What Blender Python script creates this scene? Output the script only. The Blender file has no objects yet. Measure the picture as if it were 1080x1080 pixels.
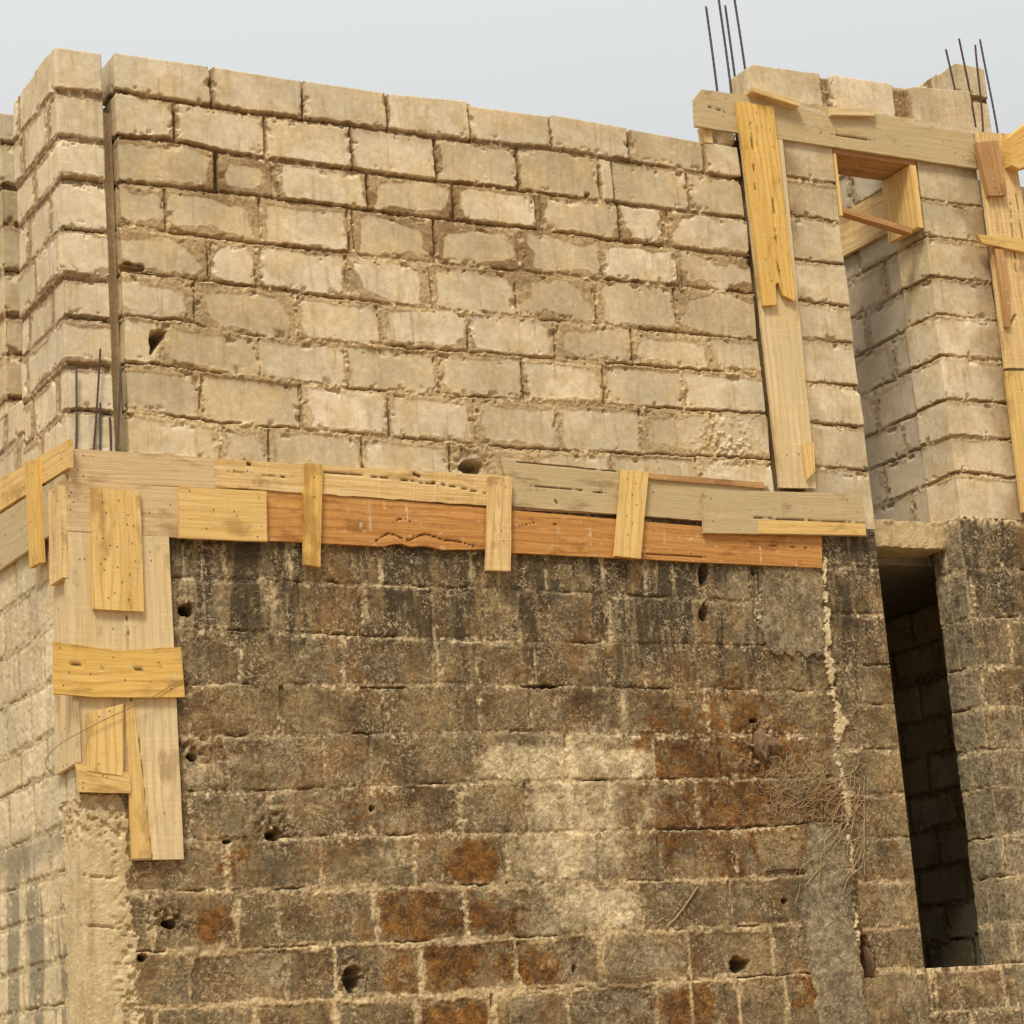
import bpy, math, random
import numpy as np

# ------------------------------------------------------------------ survey
# camera recovered from the photograph (world: X along the facade, Y into the
# building, Z up; origin at the outer corner, level with the top of the beam)
R = np.array([[0.8761555117510441, -0.47608762538437827, -0.075445955386156],
              [0.04863384368144721, 0.24302835908955508, -0.9687992392270995],
              [0.4795688360152633, 0.8451495664283939, 0.2360846074797409]])
F = 2465.5237
C = np.array([-3.62899470479843, -10.805355260785113, -3.233757440553156])
GROUND = -5.0


def at(px, py, ax='Y', v=0.0):
    """survey point: where a sight line meets a plane of the building"""
    d = R.T @ np.array([px - 540, py - 540, F])
    i = 'XYZ'.index(ax)
    return C + (v - C[i]) / d[i] * d


def project(X, Y, Z):
    p = [X - C[0], Y - C[1], Z - C[2]]
    q = [R[i, 0] * p[0] + R[i, 1] * p[1] + R[i, 2] * p[2] for i in range(3)]
    return 540 + F * q[0] / q[2], 540 + F * q[1] / q[2]


# ------------------------------------------------------------------ noise
_rng = np.random.RandomState(7)
_T = _rng.rand(512, 512).astype(np.float32)


def vn(x, y, s=0):
    x = np.asarray(x, np.float32) + 37.13 * s + 1000
    y = np.asarray(y, np.float32) + 91.7 * s + 1000
    xi = np.floor(x).astype(np.int32); yi = np.floor(y).astype(np.int32)
    fx = x - xi; fy = y - yi
    fx = fx * fx * (3 - 2 * fx); fy = fy * fy * (3 - 2 * fy)
    a = xi & 511; b = (xi + 1) & 511; c = yi & 511; d = (yi + 1) & 511
    return ((_T[a, c] * (1 - fx) + _T[b, c] * fx) * (1 - fy) + (_T[a, d] * (1 - fx) + _T[b, d] * fx) * fy)


def fbm(x, y, s=0, o=3):
    t = 0; w = 1; n = 0
    for k in range(o):
        t = t + w * vn(x * 2 ** k, y * 2 ** k, s + 11 * k); n += w; w *= .5
    return t / n


def ss(a, b, x):
    t = np.clip((x - a) / (b - a), 0, 1)
    return t * t * (3 - 2 * t)


def h01(i, k=0):
    return np.mod(np.sin(np.asarray(i, np.float64) * 12.9898 + k * 78.233 + 1.3) * 43758.5453, 1.0)


# ------------------------------------------------------------------ scene basics
scene = bpy.context.scene
COL = scene.collection


def link(o, parent=None):
    COL.objects.link(o)
    if parent is not None:
        o.parent = parent
        if parent.location.length > 0:
            o.location = o.location - parent.location
    return o


def tag(o, label=None, cat=None, group=None, kind=None):
    if label: o['label'] = label
    if cat: o['category'] = cat
    if group: o['group'] = group
    if kind: o['kind'] = kind
    return o


def raw_mesh(name, V, faces, smooth=True, flat_from=None):
    me = bpy.data.meshes.new(name)
    me.from_pydata([tuple(v) for v in V], [], faces)
    me.update()
    if smooth:
        sm = np.ones(len(me.polygons), bool)
        if flat_from is not None: sm[flat_from:] = False
        me.polygons.foreach_set('use_smooth', sm)
    return me


def quad_mesh(name, V, Q, ngons=(), attrs=None, smooth=True):
    """fast mesh from numpy verts and quads plus a few n-gons"""
    me = bpy.data.meshes.new(name)
    nq = len(Q); lens = [4] * nq + [len(g) for g in ngons]
    loops = np.concatenate([np.asarray(Q, np.int32).ravel()] + [np.asarray(g, np.int32) for g in ngons]) if nq or ngons else np.zeros(0, np.int32)
    me.vertices.add(len(V)); me.vertices.foreach_set('co', np.asarray(V, np.float32).ravel())
    me.loops.add(len(loops)); me.loops.foreach_set('vertex_index', loops)
    me.polygons.add(len(lens))
    st = np.concatenate([[0], np.cumsum(lens)[:-1]]).astype(np.int32)
    me.polygons.foreach_set('loop_start', st)
    try: me.polygons.foreach_set('loop_total', np.asarray(lens, np.int32))
    except Exception: pass
    sm = np.zeros(len(lens), bool); sm[:nq] = smooth
    me.polygons.foreach_set('use_smooth', sm)
    for k, a in (attrs or {}).items():
        at_ = me.attributes.new(k, 'FLOAT_COLOR', 'POINT')
        at_.data.foreach_set('color', np.asarray(a, np.float32).ravel())
    me.update(); me.validate()
    return me


# ------------------------------------------------------------------ node helper
class NT:
    def __init__(s, name, rough=.9):
        s.m = bpy.data.materials.new(name); s.m.use_nodes = True
        s.t = s.m.node_tree; s.b = s.t.nodes['Principled BSDF']
        s.b.inputs['Roughness'].default_value = rough
        s.b.inputs['Specular IOR Level'].default_value = .25

    def n(s, typ, **kw):
        x = s.t.nodes.new(typ)
        for k, v in kw.items(): setattr(x, k, v)
        return x

    def put(s, sock, v):
        if isinstance(v, bpy.types.NodeSocket): s.t.links.new(v, sock)
        elif isinstance(v, (tuple, list)): sock.default_value = tuple(v) + ((1,) if len(v) == 3 and len(sock.default_value) == 4 else ())
        else: sock.default_value = v

    def math(s, op, a, b=0.0, c=None):
        x = s.n('ShaderNodeMath', operation=op)
        s.put(x.inputs[0], a); s.put(x.inputs[1], b)
        if c is not None: s.put(x.inputs[2], c)
        return x.outputs[0]

    def mix(s, f, a, b, mode='MIX'):
        x = s.n('ShaderNodeMix', data_type='RGBA', blend_type=mode, clamp_factor=True)
        s.put(x.inputs[0], f); s.put(x.inputs[6], a); s.put(x.inputs[7], b)
        return x.outputs[2]

    def rng(s, v, a, b, c=0., d=1., smooth=True):
        x = s.n('ShaderNodeMapRange', interpolation_type='SMOOTHSTEP' if smooth else 'LINEAR')
        for i, q in enumerate((v, a, b, c, d)): s.put(x.inputs[i], q)
        return x.outputs[0]

    def attr(s, name):
        x = s.n('ShaderNodeAttribute', attribute_name=name)
        sp = s.n('ShaderNodeSeparateColor'); s.t.links.new(x.outputs['Color'], sp.inputs[0])
        return sp.outputs[0], sp.outputs[1], sp.outputs[2], x.outputs['Alpha'], x.outputs['Vector']

    def pos(s):
        return s.n('ShaderNodeTexCoord').outputs['Object']

    def scale(s, v, sc):
        x = s.n('ShaderNodeVectorMath', operation='MULTIPLY'); s.put(x.inputs[0], v); x.inputs[1].default_value = sc
        return x.outputs[0]

    def noise(s, v, sc, det=3., rough=.55, dist=0.):
        x = s.n('ShaderNodeTexNoise'); s.put(x.inputs['Vector'], v)
        x.inputs['Scale'].default_value = sc; x.inputs['Detail'].default_value = det
        x.inputs['Roughness'].default_value = rough; x.inputs['Distortion'].default_value = dist
        return x.outputs['Fac']

    def done(s, col, bump=None, dist=.002, strength=.6):
        s.put(s.b.inputs['Base Color'], col)
        if bump is not None:
            x = s.n('ShaderNodeBump'); x.inputs['Strength'].default_value = strength
            x.inputs['Distance'].default_value = dist
            s.put(x.inputs['Height'], bump); s.t.links.new(x.outputs[0], s.b.inputs['Normal'])
        return s.m


# ------------------------------------------------------------------ materials
def mat_fresh_block(name, tint=(1, 1, 1), grey=0.0, greyc=(.46, .41, .31), dampc=((.15, .083, .032), (.25, .152, .068))):
    """sandcrete block: A = (block random, mortar, damp, crumb)"""
    t = NT(name, .93); p = t.pos()
    blk, mor, damp, crumb, _ = t.attr('A')
    T = lambda c: tuple(c[i] * tint[i] for i in range(3))
    c = t.mix(t.rng(blk, .1, .9, smooth=False), T((.475, .386, .243)), T((.65, .55, .388)))
    n1 = t.noise(p, 4.5, 6, .65, .6)
    c = t.mix(t.rng(n1, .42, .62, 0, .75), c, T((.49, .37, .195)))
    n2 = t.noise(p, 13, 6, .7)
    c = t.mix(t.rng(n2, .50, .66, 0, .45), c, T((.68, .565, .365)))
    n2b = t.noise(t.scale(p, (17, 17, 2.)), 1.6, 5, .6)
    c = t.mix(t.rng(n2b, .52, .70, 0, .55), c, T((.36, .245, .115)))
    n3 = t.noise(p, 150, 3, .7)
    c = t.mix(t.rng(n3, .45, .72, 0, .16), c, T((.33, .24, .12)))
    nm = t.noise(p, 34, 5, .7)
    mc = t.mix(t.rng(nm, .36, .64), T((.32, .22, .10)), T((.52, .39, .21)))
    c = t.mix(t.math('MULTIPLY', mor, .92), c, mc)
    c = t.mix(t.math('MULTIPLY', damp, .9), c, t.mix(nm, T(dampc[0]), T(dampc[1])))
    c = t.mix(t.math('MULTIPLY', crumb, .75), c, T((.74, .59, .35)))
    pit = t.rng(t.noise(p, 60, 4, .65), .62, .68)
    c = t.mix(t.math('MULTIPLY', pit, .55), c, T((.21, .145, .07)))
    va = t.math('MULTIPLY', t.rng(t.noise(p, 30, 5, .68), .34, .66, .90, 1.08), t.rng(t.noise(p, 2.2, 4, .6), .36, .64, .86, 1.1))
    c = t.mix(1., c, va, 'MULTIPLY')
    if grey: c = t.mix(grey, c, greyc)
    bm = t.math('ADD', t.math('MULTIPLY', n3, .5), t.math('MULTIPLY', n2, 1.))
    return t.done(c, bm, .003, .55)


def mat_weathered(name, dark=1.0):
    """old block wall: A=(block random, mortar, soot, crumb) B=(rust, pale, slate, tan mortar)"""
    t = NT(name, .95); p = t.pos()
    blk, mor, soot, crumb, _ = t.attr('A')
    rust, pale, slate, tanm, _ = t.attr('B')
    D = lambda c: tuple(x * dark for x in c)
    ns = t.noise(p, 24, 6, .72, .8); nm = t.noise(p, 42, 5, .7); nf = t.noise(p, 62, 3, .65, .8)
    cr_ = t.n('ShaderNodeValToRGB'); t.put(cr_.inputs[0], blk); el = cr_.color_ramp.elements
    el[0].position = .05; el[0].color = (.088, .052, .021, 1); el[1].position = .95; el[1].color = (.30, .215, .110, 1)
    for ps_, cc_ in ((.28, (.160, .098, .040)), (.48, (.135, .098, .052)), (.66, (.20, .128, .054)), (.8, (.185, .148, .088))):
        e_ = el.new(ps_); e_.color = cc_ + (1,)
    c = cr_.outputs[0]
    n1 = t.noise(p, 3.6, 6, .65, .5)
    c = t.mix(t.rng(n1, .44, .60, 0, .8), c, D((.265, .185, .085)))
    c = t.mix(t.rng(t.noise(p, 6.5, 5, .65, .5), .5, .64, 0, .75), c, D((.145, .118, .068)))
    c = t.mix(t.rng(t.noise(p, 2.4, 5, .65, .5), .52, .62, 0, .65), c, D((.185, .095, .032)))
    vs = t.noise(t.scale(p, (21, 21, 2.2)), 1., 5, .65)
    c = t.mix(t.rng(vs, .54, .70, 0, .6), c, D((.085, .055, .025)))
    c = t.mix(t.rng(vs, .46, .30, 0, .4), c, D((.27, .205, .115)))
    sl = t.rng(t.math('ADD', slate, t.math('MULTIPLY', t.math('SUBTRACT', ns, .5), 1.4)), .35, .75)
    c = t.mix(t.math('MULTIPLY', sl, .88), c, t.mix(t.rng(ns, .3, .7), (.13, .104, .060), (.31, .26, .165)))
    ru = t.rng(t.math('ADD', rust, t.math('MULTIPLY', t.math('SUBTRACT', t.noise(p, 11, 7, .74, .7), .5), 1.7)), .34, .62)
    c = t.mix(t.math('MULTIPLY', ru, .93), c, t.mix(t.rng(t.noise(p, 15, 5, .7), .35, .65), (.070, .029, .007), (.215, .090, .015)))
    pa = t.rng(t.math('ADD', pale, t.math('MULTIPLY', t.math('SUBTRACT', t.noise(p, 13, 7, .74, .6), .5), 1.1)), .30, .66)
    c = t.mix(t.math('MULTIPLY', pa, .95), c, t.mix(t.rng(t.noise(p, 10, 5, .65), .35, .65), (.37, .285, .155), (.60, .49, .30)))
    oldm = t.mix(t.rng(nm, .36, .62), (.17, .115, .056), (.62, .49, .30))
    newm = t.mix(t.rng(nm, .32, .66), (.28, .19, .088), (.49, .36, .185))
    mm = t.mix(tanm, oldm, newm)
    c = t.mix(t.math('MULTIPLY', mor, t.math('MAXIMUM', t.rng(t.noise(p, 8, 6, .72), .46, .57, .0, .9), t.math('MULTIPLY', tanm, .92))), c, mm)
    va = t.math('MULTIPLY', t.rng(t.noise(p, 26, 6, .76, .6), .36, .64, .70, 1.28), t.rng(t.noise(p, 55, 4, .70), .36, .64, .84, 1.15))
    va = t.math('MULTIPLY', va, t.rng(t.noise(p, 2.7, 5, .62), .38, .62, .70, 1.22))
    c = t.mix(1., c, va, 'MULTIPLY')
    stn = t.noise(t.scale(p, (24, 24, 2.8)), 1., 6, .7)
    so = t.rng(t.math('ADD', soot, t.math('MULTIPLY', t.math('SUBTRACT', stn, .5), 2.3)), .30, .85)
    c = t.mix(t.math('MULTIPLY', so, .88), c, t.mix(ns, (.022, .017, .009), (.062, .046, .025)))
    # pale efflorescence: curled flecks of several sizes, in clusters
    big = t.rng(t.noise(p, 5, 5, .65), .40, .56, .1, 1.)
    l0 = t.rng(t.noise(p, 20, 5, .72, 1.2), .57, .64)
    l1 = t.rng(t.noise(p, 31, 4, .66, 1.4), .56, .61)
    l2 = t.rng(nf, .565, .62)
    vo = t.n('ShaderNodeTexVoronoi'); vo.inputs['Scale'].default_value = 42; vo.inputs['Randomness'].default_value = 1.
    t.put(vo.inputs['Vector'], p)
    l3 = t.math('MULTIPLY', t.rng(t.math('ADD', vo.outputs['Distance'], t.math('MULTIPLY', nf, .35)), .52, .36), t.rng(t.noise(p, 9, 5, .7), .50, .58, 0, .75))
    l1 = t.math('MAXIMUM', l1, l3)
    li = t.math('MULTIPLY', t.math('MAXIMUM', t.math('MULTIPLY', l0, .65), t.math('MAXIMUM', l1, t.math('MULTIPLY', l2, .85))), t.math('MULTIPLY', big, .74))
    li = t.math('MULTIPLY', li, t.math('SUBTRACT', 1., t.math('MULTIPLY', ru, .6)))
    c = t.mix(li, c, t.mix(nm, (.36, .26, .135), (.62, .50, .31)))
    c = t.mix(t.math('MULTIPLY', crumb, .9), c, (.68, .53, .31))
    d1 = t.rng(t.noise(p, 25, 6, .75, 1.), .59, .64, 0, .7)
    c = t.mix(d1, c, D((.050, .032, .014)))
    bm = t.math('ADD', t.math('MULTIPLY', t.noise(p, 60, 5, .68), 1.2), t.math('MULTIPLY', l1, .5))
    return t.done(c, bm, .005, .8)


def mat_concrete(name, a, b, stain=(.2, .15, .09), stv=.4):
    t = NT(name, .93); p = t.pos()
    n1 = t.noise(p, 6, 5, .6); n2 = t.noise(p, 48, 4, .65)
    c = t.mix(t.rng(n1, .3, .7), a, b)
    st = t.noise(t.scale(p, (16, 16, 2.)), 1., 4)
    c = t.mix(t.rng(st, .45, .75, 0, stv), c, stain)
    c = t.mix(t.rng(n2, .5, .72, 0, .5), c, tuple(min(1, x * 1.45) for x in b))
    c = t.mix(t.rng(t.noise(p, 100, 3), .6, .7, 0, .6), c, tuple(x * .5 for x in a))
    bm = t.math('ADD', n2, t.math('MULTIPLY', t.noise(p, 170, 2), .6))
    return t.done(c, bm, .006, .8)


def mat_wood(name, c1, c2, c3, grey=(.30, .25, .17), greyf=.0, saw=.35, knots=.5, spec=.2, k=.9):
    """W = (along, across, seed)"""
    c1, c2, c3, grey = [tuple(k * x for x in q) for q in (c1, c2, c3, grey)]
    t = NT(name, .75); t.b.inputs['Specular IOR Level'].default_value = spec
    _, _, _, _, w = t.attr('W')
    g0 = t.noise(t.scale(w, (.9, 7, 1)), 1., 3, .6, .4)
    g1 = t.noise(t.scale(w, (1.6, 42, 1)), 1., 5, .65, .7)
    g2 = t.noise(t.scale(w, (6, 170, 1)), 1., 3, .6)
    c = t.mix(t.rng(g1, .32, .68), c1, c2)
    c = t.mix(t.rng(g0, .45, .7, 0, .6), c, tuple(min(1., x * 1.12) for x in c2))
    rg = t.n('ShaderNodeTexWave', wave_type='BANDS', bands_direction='Y'); t.put(rg.inputs['Vector'], t.scale(w, (.35, 1, 1)))
    rg.inputs['Scale'].default_value = 7; rg.inputs['Distortion'].default_value = 6; rg.inputs['Detail'].default_value = 3
    rg.inputs['Detail Scale'].default_value = .9
    c = t.mix(t.math('MULTIPLY', t.rng(rg.outputs['Fac'], .6, 1.), t.rng(g0, .35, .65, .08, .45)), c, c3)
    c = t.mix(t.rng(g2, .52, .75, 0, .5), c, c3)
    sw = t.noise(t.scale(w, (85, 3, 1)), 1., 3, .6)
    c = t.mix(t.rng(sw, .52, .75, 0, saw), c, tuple(min(1., x * 1.35) for x in c2))
    vo = t.n('ShaderNodeTexVoronoi'); t.put(vo.inputs['Vector'], t.scale(w, (4., 14, 1))); vo.inputs['Scale'].default_value = 1.
    kn = t.rng(t.math('ADD', vo.outputs['Distance'], t.math('MULTIPLY', g1, .12)), .10, .24, 1., 0.)
    sel = t.math('GREATER_THAN', t.noise(w, 2.7, 0), 1. - knots)
    c = t.mix(t.math('MULTIPLY', kn, t.math('MULTIPLY', sel, .30)), c, tuple(x * .35 for x in c3))
    blot = t.noise(t.scale(w, (3, 9, 1)), 1., 5, .65)
    c = t.mix(t.rng(blot, .55 - .4 * greyf, .85 - .4 * greyf, 0, .25 + .65 * greyf), c, grey)
    stain = t.noise(t.scale(w, (2.2, 5, 1)), 1.3, 4, .65)
    c = t.mix(t.rng(stain, .53, .68, 0, .6), c, tuple(x * .68 for x in c3))
    cem = t.rng(t.noise(w, 22, 6, .72), .585, .66, 0, .65)
    c = t.mix(cem, c, (.56, .46, .30))
    dirt = t.rng(t.noise(w, 30, 6, .74), .60, .68, 0, .5)
    c = t.mix(dirt, c, tuple(x * .4 for x in c3))
    ck, rn, _, _, _ = t.attr('K')
    c = t.mix(t.math('MULTIPLY', rn, t.rng(t.noise(w, 40, 4, .7), .4, .55, .1, .8)), c, (.58, .48, .33))
    c = t.mix(t.math('MULTIPLY', ck, .9), c, (.045, .024, .010))
    bm = t.math('ADD', t.math('MULTIPLY', g2, 1.), t.math('ADD', t.math('MULTIPLY', sw, .5), g1))
    return t.done(c, bm, .003, .7)


M = {}
M['fresh'] = mat_fresh_block('sandcrete_block')
M['fresh_pale'] = mat_fresh_block('pale_sandcrete_block', (1.03, 1.04, 1.06), .12, (.60, .53, .40))
M['fresh_grey'] = mat_fresh_block('grey_sandcrete_block', (.86, .84, .84), .35, (.40, .355, .275))  # same blocks toned darker and greyer, the cross wall's shade put into the colour
M['old'] = mat_weathered('weathered_block', .9)
M['side'] = mat_fresh_block('washed_side_block', (1.10, 1.11, 1.06), .22, (.56, .49, .345), ((.075, .060, .036), (.15, .12, .072)))
M['old_dark'] = mat_weathered('dark_weathered_block', .72)
M['old_grey'] = mat_concrete('old_grey_cement', (.14, .112, .068), (.25, .205, .13), (.06, .047, .028), .8)
M['grey_strip'] = mat_concrete('grey_cement_smear', (.15, .125, .08), (.29, .255, .18), (.13, .078, .034), .7)
M['cream'] = mat_concrete('cream_concrete', (.44, .34, .18), (.58, .46, .265), (.30, .21, .10), .6)
M['lintel'] = mat_concrete('lintel_concrete', (.42, .315, .165), (.54, .42, .235), (.25, .17, .085), .5)
M['bead'] = mat_concrete('mortar_squeeze', (.44, .335, .18), (.64, .52, .31), (.2, .14, .08), .5)
M['lightfill'] = mat_concrete('pale_fill_concrete', (.40, .30, .165), (.54, .42, .25), (.2, .125, .06), .7)  # pale tone standing in for light inside the gap by the corner pier
M['brownfill'] = mat_concrete('brown_fill_concrete', (.20, .125, .055), (.30, .20, .095), (.12, .07, .03), .6)
M['slab'] = mat_concrete('slab_concrete', (.22, .19, .14), (.30, .26, .2))
M['pine'] = mat_wood('fresh_pine', (.65, .42, .135), (.75, .53, .205), (.46, .255, .065), saw=.15, knots=.5)
M['pine_deep'] = mat_wood('golden_pine', (.65, .395, .10), (.74, .49, .145), (.43, .21, .045), saw=.12, knots=.5)
M['pine_rough'] = mat_wood('rough_sawn_pine', (.60, .385, .14), (.76, .56, .27), (.40, .20, .06), saw=.35, knots=.6)
M['pale_board'] = mat_wood('pale_board', (.56, .405, .19), (.69, .54, .30), (.41, .26, .105), (.54, .44, .27), .45, .3, .35, k=.98)
M['grey_board'] = mat_wood('weathered_grey_board', (.47, .335, .15), (.58, .45, .235), (.33, .21, .085), (.50, .395, .22), .75, .2, .4)
M['brown_board'] = mat_wood('grey_brown_board', (.50, .34, .16), (.62, .46, .25), (.35, .215, .09), (.53, .405, .24), .5, .2, .3, k=1.)
M['orange_board'] = mat_wood('red_orange_board', (.44, .195, .05), (.57, .29, .085), (.29, .105, .022), (.46, .28, .12), .1, .15, .55)
M['red_board'] = mat_wood('red_brown_board', (.38, .19, .07), (.50, .29, .12), (.26, .12, .04), (.42, .29, .14), .15, .15, .3)


def simple(name, col, rough=.6, metal=0., sc=60, var=.5):
    t = NT(name, rough); t.b.inputs['Metallic'].default_value = metal
    n = t.noise(t.pos(), sc, 3)
    return t.done(t.mix(n, tuple(x * (1 - var) for x in col), tuple(x * (1 + var) for x in col)), n, .001, .3)


M['rust'] = simple('rusty_steel', (.085, .050, .034), .75, .3, 70, .55)
M['steel'] = simple('grey_steel', (.085, .075, .07), .6, .5, 50, .4)
M['nail'] = simple('dark_nail', (.055, .032, .018), .6, .4)
M['wire'] = simple('binding_wire', (.22, .14, .07), .6, .2)
M['root'] = simple('dry_root', (.35, .245, .13), .9, 0, 40, .45)
M['stub'] = simple('rotten_wood', (.17, .105, .06), .9, 0, 60, .75)
M['white'] = simple('white_plastic', (.62, .55, .42), .5, 0, 90, .15)
M['earth'] = simple('dry_earth', (.34, .23, .13), .95, 0, .7, .35)

# ------------------------------------------------------------------ wall shells


def sample_plan(plan):
    """closed plan of (x, y, step to next) -> points, outward normals, arc length, segment index"""
    P = []; S = []
    n = len(plan)
    for i in range(n):
        a = np.array(plan[i][:2], float); b = np.array(plan[(i + 1) % n][:2], float)
        k = max(1, int(round(np.linalg.norm(b - a) / plan[i][2])))
        for j in range(k):
            P.append(a + (b - a) * j / k); S.append(i)
    P = np.array(P); S = np.array(S)
    nxt = np.roll(P, -1, 0) - P; prv = P - np.roll(P, 1, 0)
    def nrm(d): d = d / np.linalg.norm(d, axis=1)[:, None]; return np.stack([d[:, 1], -d[:, 0]], 1)
    N = nrm(nxt) + nrm(prv); N /= np.linalg.norm(N, axis=1)[:, None]
    u = np.concatenate([[0], np.cumsum(np.linalg.norm(nxt, axis=1))[:-1]])
    return P, N, u, S


def wall_shell(names, mats, parent, plan, levels, top, pattern, labels=None):
    """levels: array of z fractions(0..1) or absolute list; top(X,Y)->z"""
    P, N, u, S = sample_plan(plan)
    nu = len(P)
    zt = top(P[:, 0], P[:, 1]); lv = np.asarray(levels, float)
    z0 = lv[0]; z1 = lv[-1]
    fr = (lv - z0) / (z1 - z0)
    # the top 0.3 m of the grid stretches to the uneven top edge
    w = np.clip((lv - (z1 - .6)) / .6, 0, 1)
    Z = lv[None, :] + (zt[:, None] - z1) * w[None, :]
    X = np.repeat(P[:, 0:1], len(lv), 1); Y = np.repeat(P[:, 1:2], len(lv), 1)
    U = np.repeat(u[:, None], len(lv), 1); SG = np.repeat(S[:, None], len(lv), 1)
    h, A, B, part = pattern(U, X, Y, Z, SG)
    h[:, 0] = 0
    V = np.stack([X + N[:, 0:1] * h, Y + N[:, 1:2] * h, Z], -1)
    nz = len(lv)
    idx = np.arange(nu * nz).reshape(nu, nz)
    i2 = np.roll(idx, -1, 0)
    Q = np.stack([idx[:, :-1], i2[:, :-1], i2[:, 1:], idx[:, 1:]], -1).reshape(-1, 4)
    cp = np.maximum(part[:, :-1], np.roll(part, -1, 0)[:, :-1]).reshape(-1)
    seg = SG[:, :-1].reshape(-1)
    Vf = V.reshape(-1, 3); A = A.reshape(-1, 4); B = B.reshape(-1, 4)
    out = []
    for k, nm in enumerate(names):
        q = Q[cp == k]
        if len(q) == 0: continue
        ng = [idx[::-1, 0].tolist(), idx[:, -1].tolist()] if k == 0 else []
        used = np.unique(np.concatenate([q.ravel()] + [np.asarray(g) for g in ng]))
        mp = np.full(len(Vf), -1, np.int64); mp[used] = np.arange(len(used))
        me = quad_mesh(nm, Vf[used], mp[q], [mp[g].tolist() for g in map(np.asarray, ng)], {'A': A[used], 'B': B[used]})
        me.materials.append(M[mats[k]])
        o = link(bpy.data.objects.new(nm, me), parent if k == 0 else out[0])
        if labels and labels[k]: o['label'] = labels[k]
        out.append(o)
    return out


def bond(U, Z, beds, heads, bw, hw, sx=1.):
    """beds: list of (us, zs), top to bottom; heads: per course list of u or (u, halfwidth)"""
    K = len(beds); u1 = U[:, 0]
    Uw = U + .007 * (fbm(U * 17, Z * 17, 1) - .5) + .005 * (fbm(U * 60, Z * 60, 2, 2) - .5)
    Zw = Z + .016 * (fbm(U * 9, Z * 9, 3) - .5) + .010 * (fbm(U * 45, Z * 45, 4, 2) - .5)
    ZB = [np.interp(u1, b[0], b[1])[:, None] for b in beds]
    row = np.zeros(U.shape, np.int32)
    for zb in ZB: row += (Zw < zb)
    ZA = np.stack([np.broadcast_to(z, (len(u1), 1))[:, 0] for z in [np.full((len(u1), 1), 99.)] + ZB + [np.full((len(u1), 1), -99.)]], 0)
    ii = np.arange(len(u1))[:, None]
    dtop = ZA[row, ii] - Zw; dbot = Zw - ZA[row + 1, ii]
    eh = np.full(U.shape, 9.); blk = np.zeros(U.shape); eh_w = np.full(U.shape, hw)
    hid = np.zeros(U.shape, np.int32); su = np.zeros(U.shape)
    for r in range(K + 1):
        m = row == r
        if not m.any() or r >= len(heads): continue
        hs = [(x if isinstance(x, tuple) else (x, hw)) for x in heads[r]]
        if not hs: blk[m] = r * 100; continue
        hu = np.array([x[0] for x in hs]); hh = np.array([x[1] for x in hs])
        x = Uw[m]; k = np.searchsorted(hu, x)
        l = np.where(k > 0, x - hu[np.clip(k - 1, 0, None)] - hh[np.clip(k - 1, 0, None)], 9.)
        g = np.where(k < len(hu), hu[np.clip(k, None, len(hu) - 1)] - x - hh[np.clip(k, None, len(hu) - 1)], 9.)
        eh[m] = np.minimum(l, g); hid[m] = np.where(l < g, np.clip(k - 1, 0, None), np.clip(k, None, len(hu) - 1))
        blk[m] = r * 100 + k
    eb = np.minimum(dtop, dbot) - bw
    return dict(row=row, blk=blk, eb=eb, eh=eh, e=np.minimum(eb, eh), dtop=dtop, dbot=dbot, hid=hid, Uw=Uw, Zw=Zw)


def blobs(px, py, L, sc=.03, seed=40, wob=18):
    a = px + wob * (fbm(px * sc, py * sc, seed) - .5) * 2
    b = py + wob * (fbm(px * sc, py * sc, seed + 5) - .5) * 2
    o = np.zeros(px.shape)
    for x, y, rx, ry, w in L:
        o = np.maximum(o, w * np.exp(-(np.abs((a - x) / rx) ** 3 + np.abs((b - y) / ry) ** 3)))
    return o


def holes(px, py, L, depth=.17):
    o = np.zeros(px.shape)
    n = fbm(px * .12, py * .12, 77, 2) - .5
    for x, y, rx, ry in L:
        d = np.sqrt(((px - x) / rx) ** 2 + ((py - y) / ry) ** 2) + n * .9
        o = np.maximum(o, 1 - ss(.85, 1.1, d))
    return o


def X_of(px, py): return float(at(px, py)[0])
def Z_of(px, py): return float(at(px, py)[2])
def bed(pts, u_off=0.0):
    W = [at(*p) for p in pts]
    return ([w[0] + u_off for w in W], [w[2] for w in W])


def rows_px(rows, ys, u_off=0.0):
    out = []
    for r, y in zip(rows, ys):
        out.append([((X_of(q[0], y(q[0])) + u_off, q[1]) if isinstance(q, tuple) else X_of(q, y(q)) + u_off) for q in r])
    return out


house = bpy.data.objects.new('unfinished_house', None)
COL.objects.link(house)
tag(house, 'unfinished two storey block house, pale new blockwork above a stained old storey', 'house')

# ---- style functions ------------------------------------------------------


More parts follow.
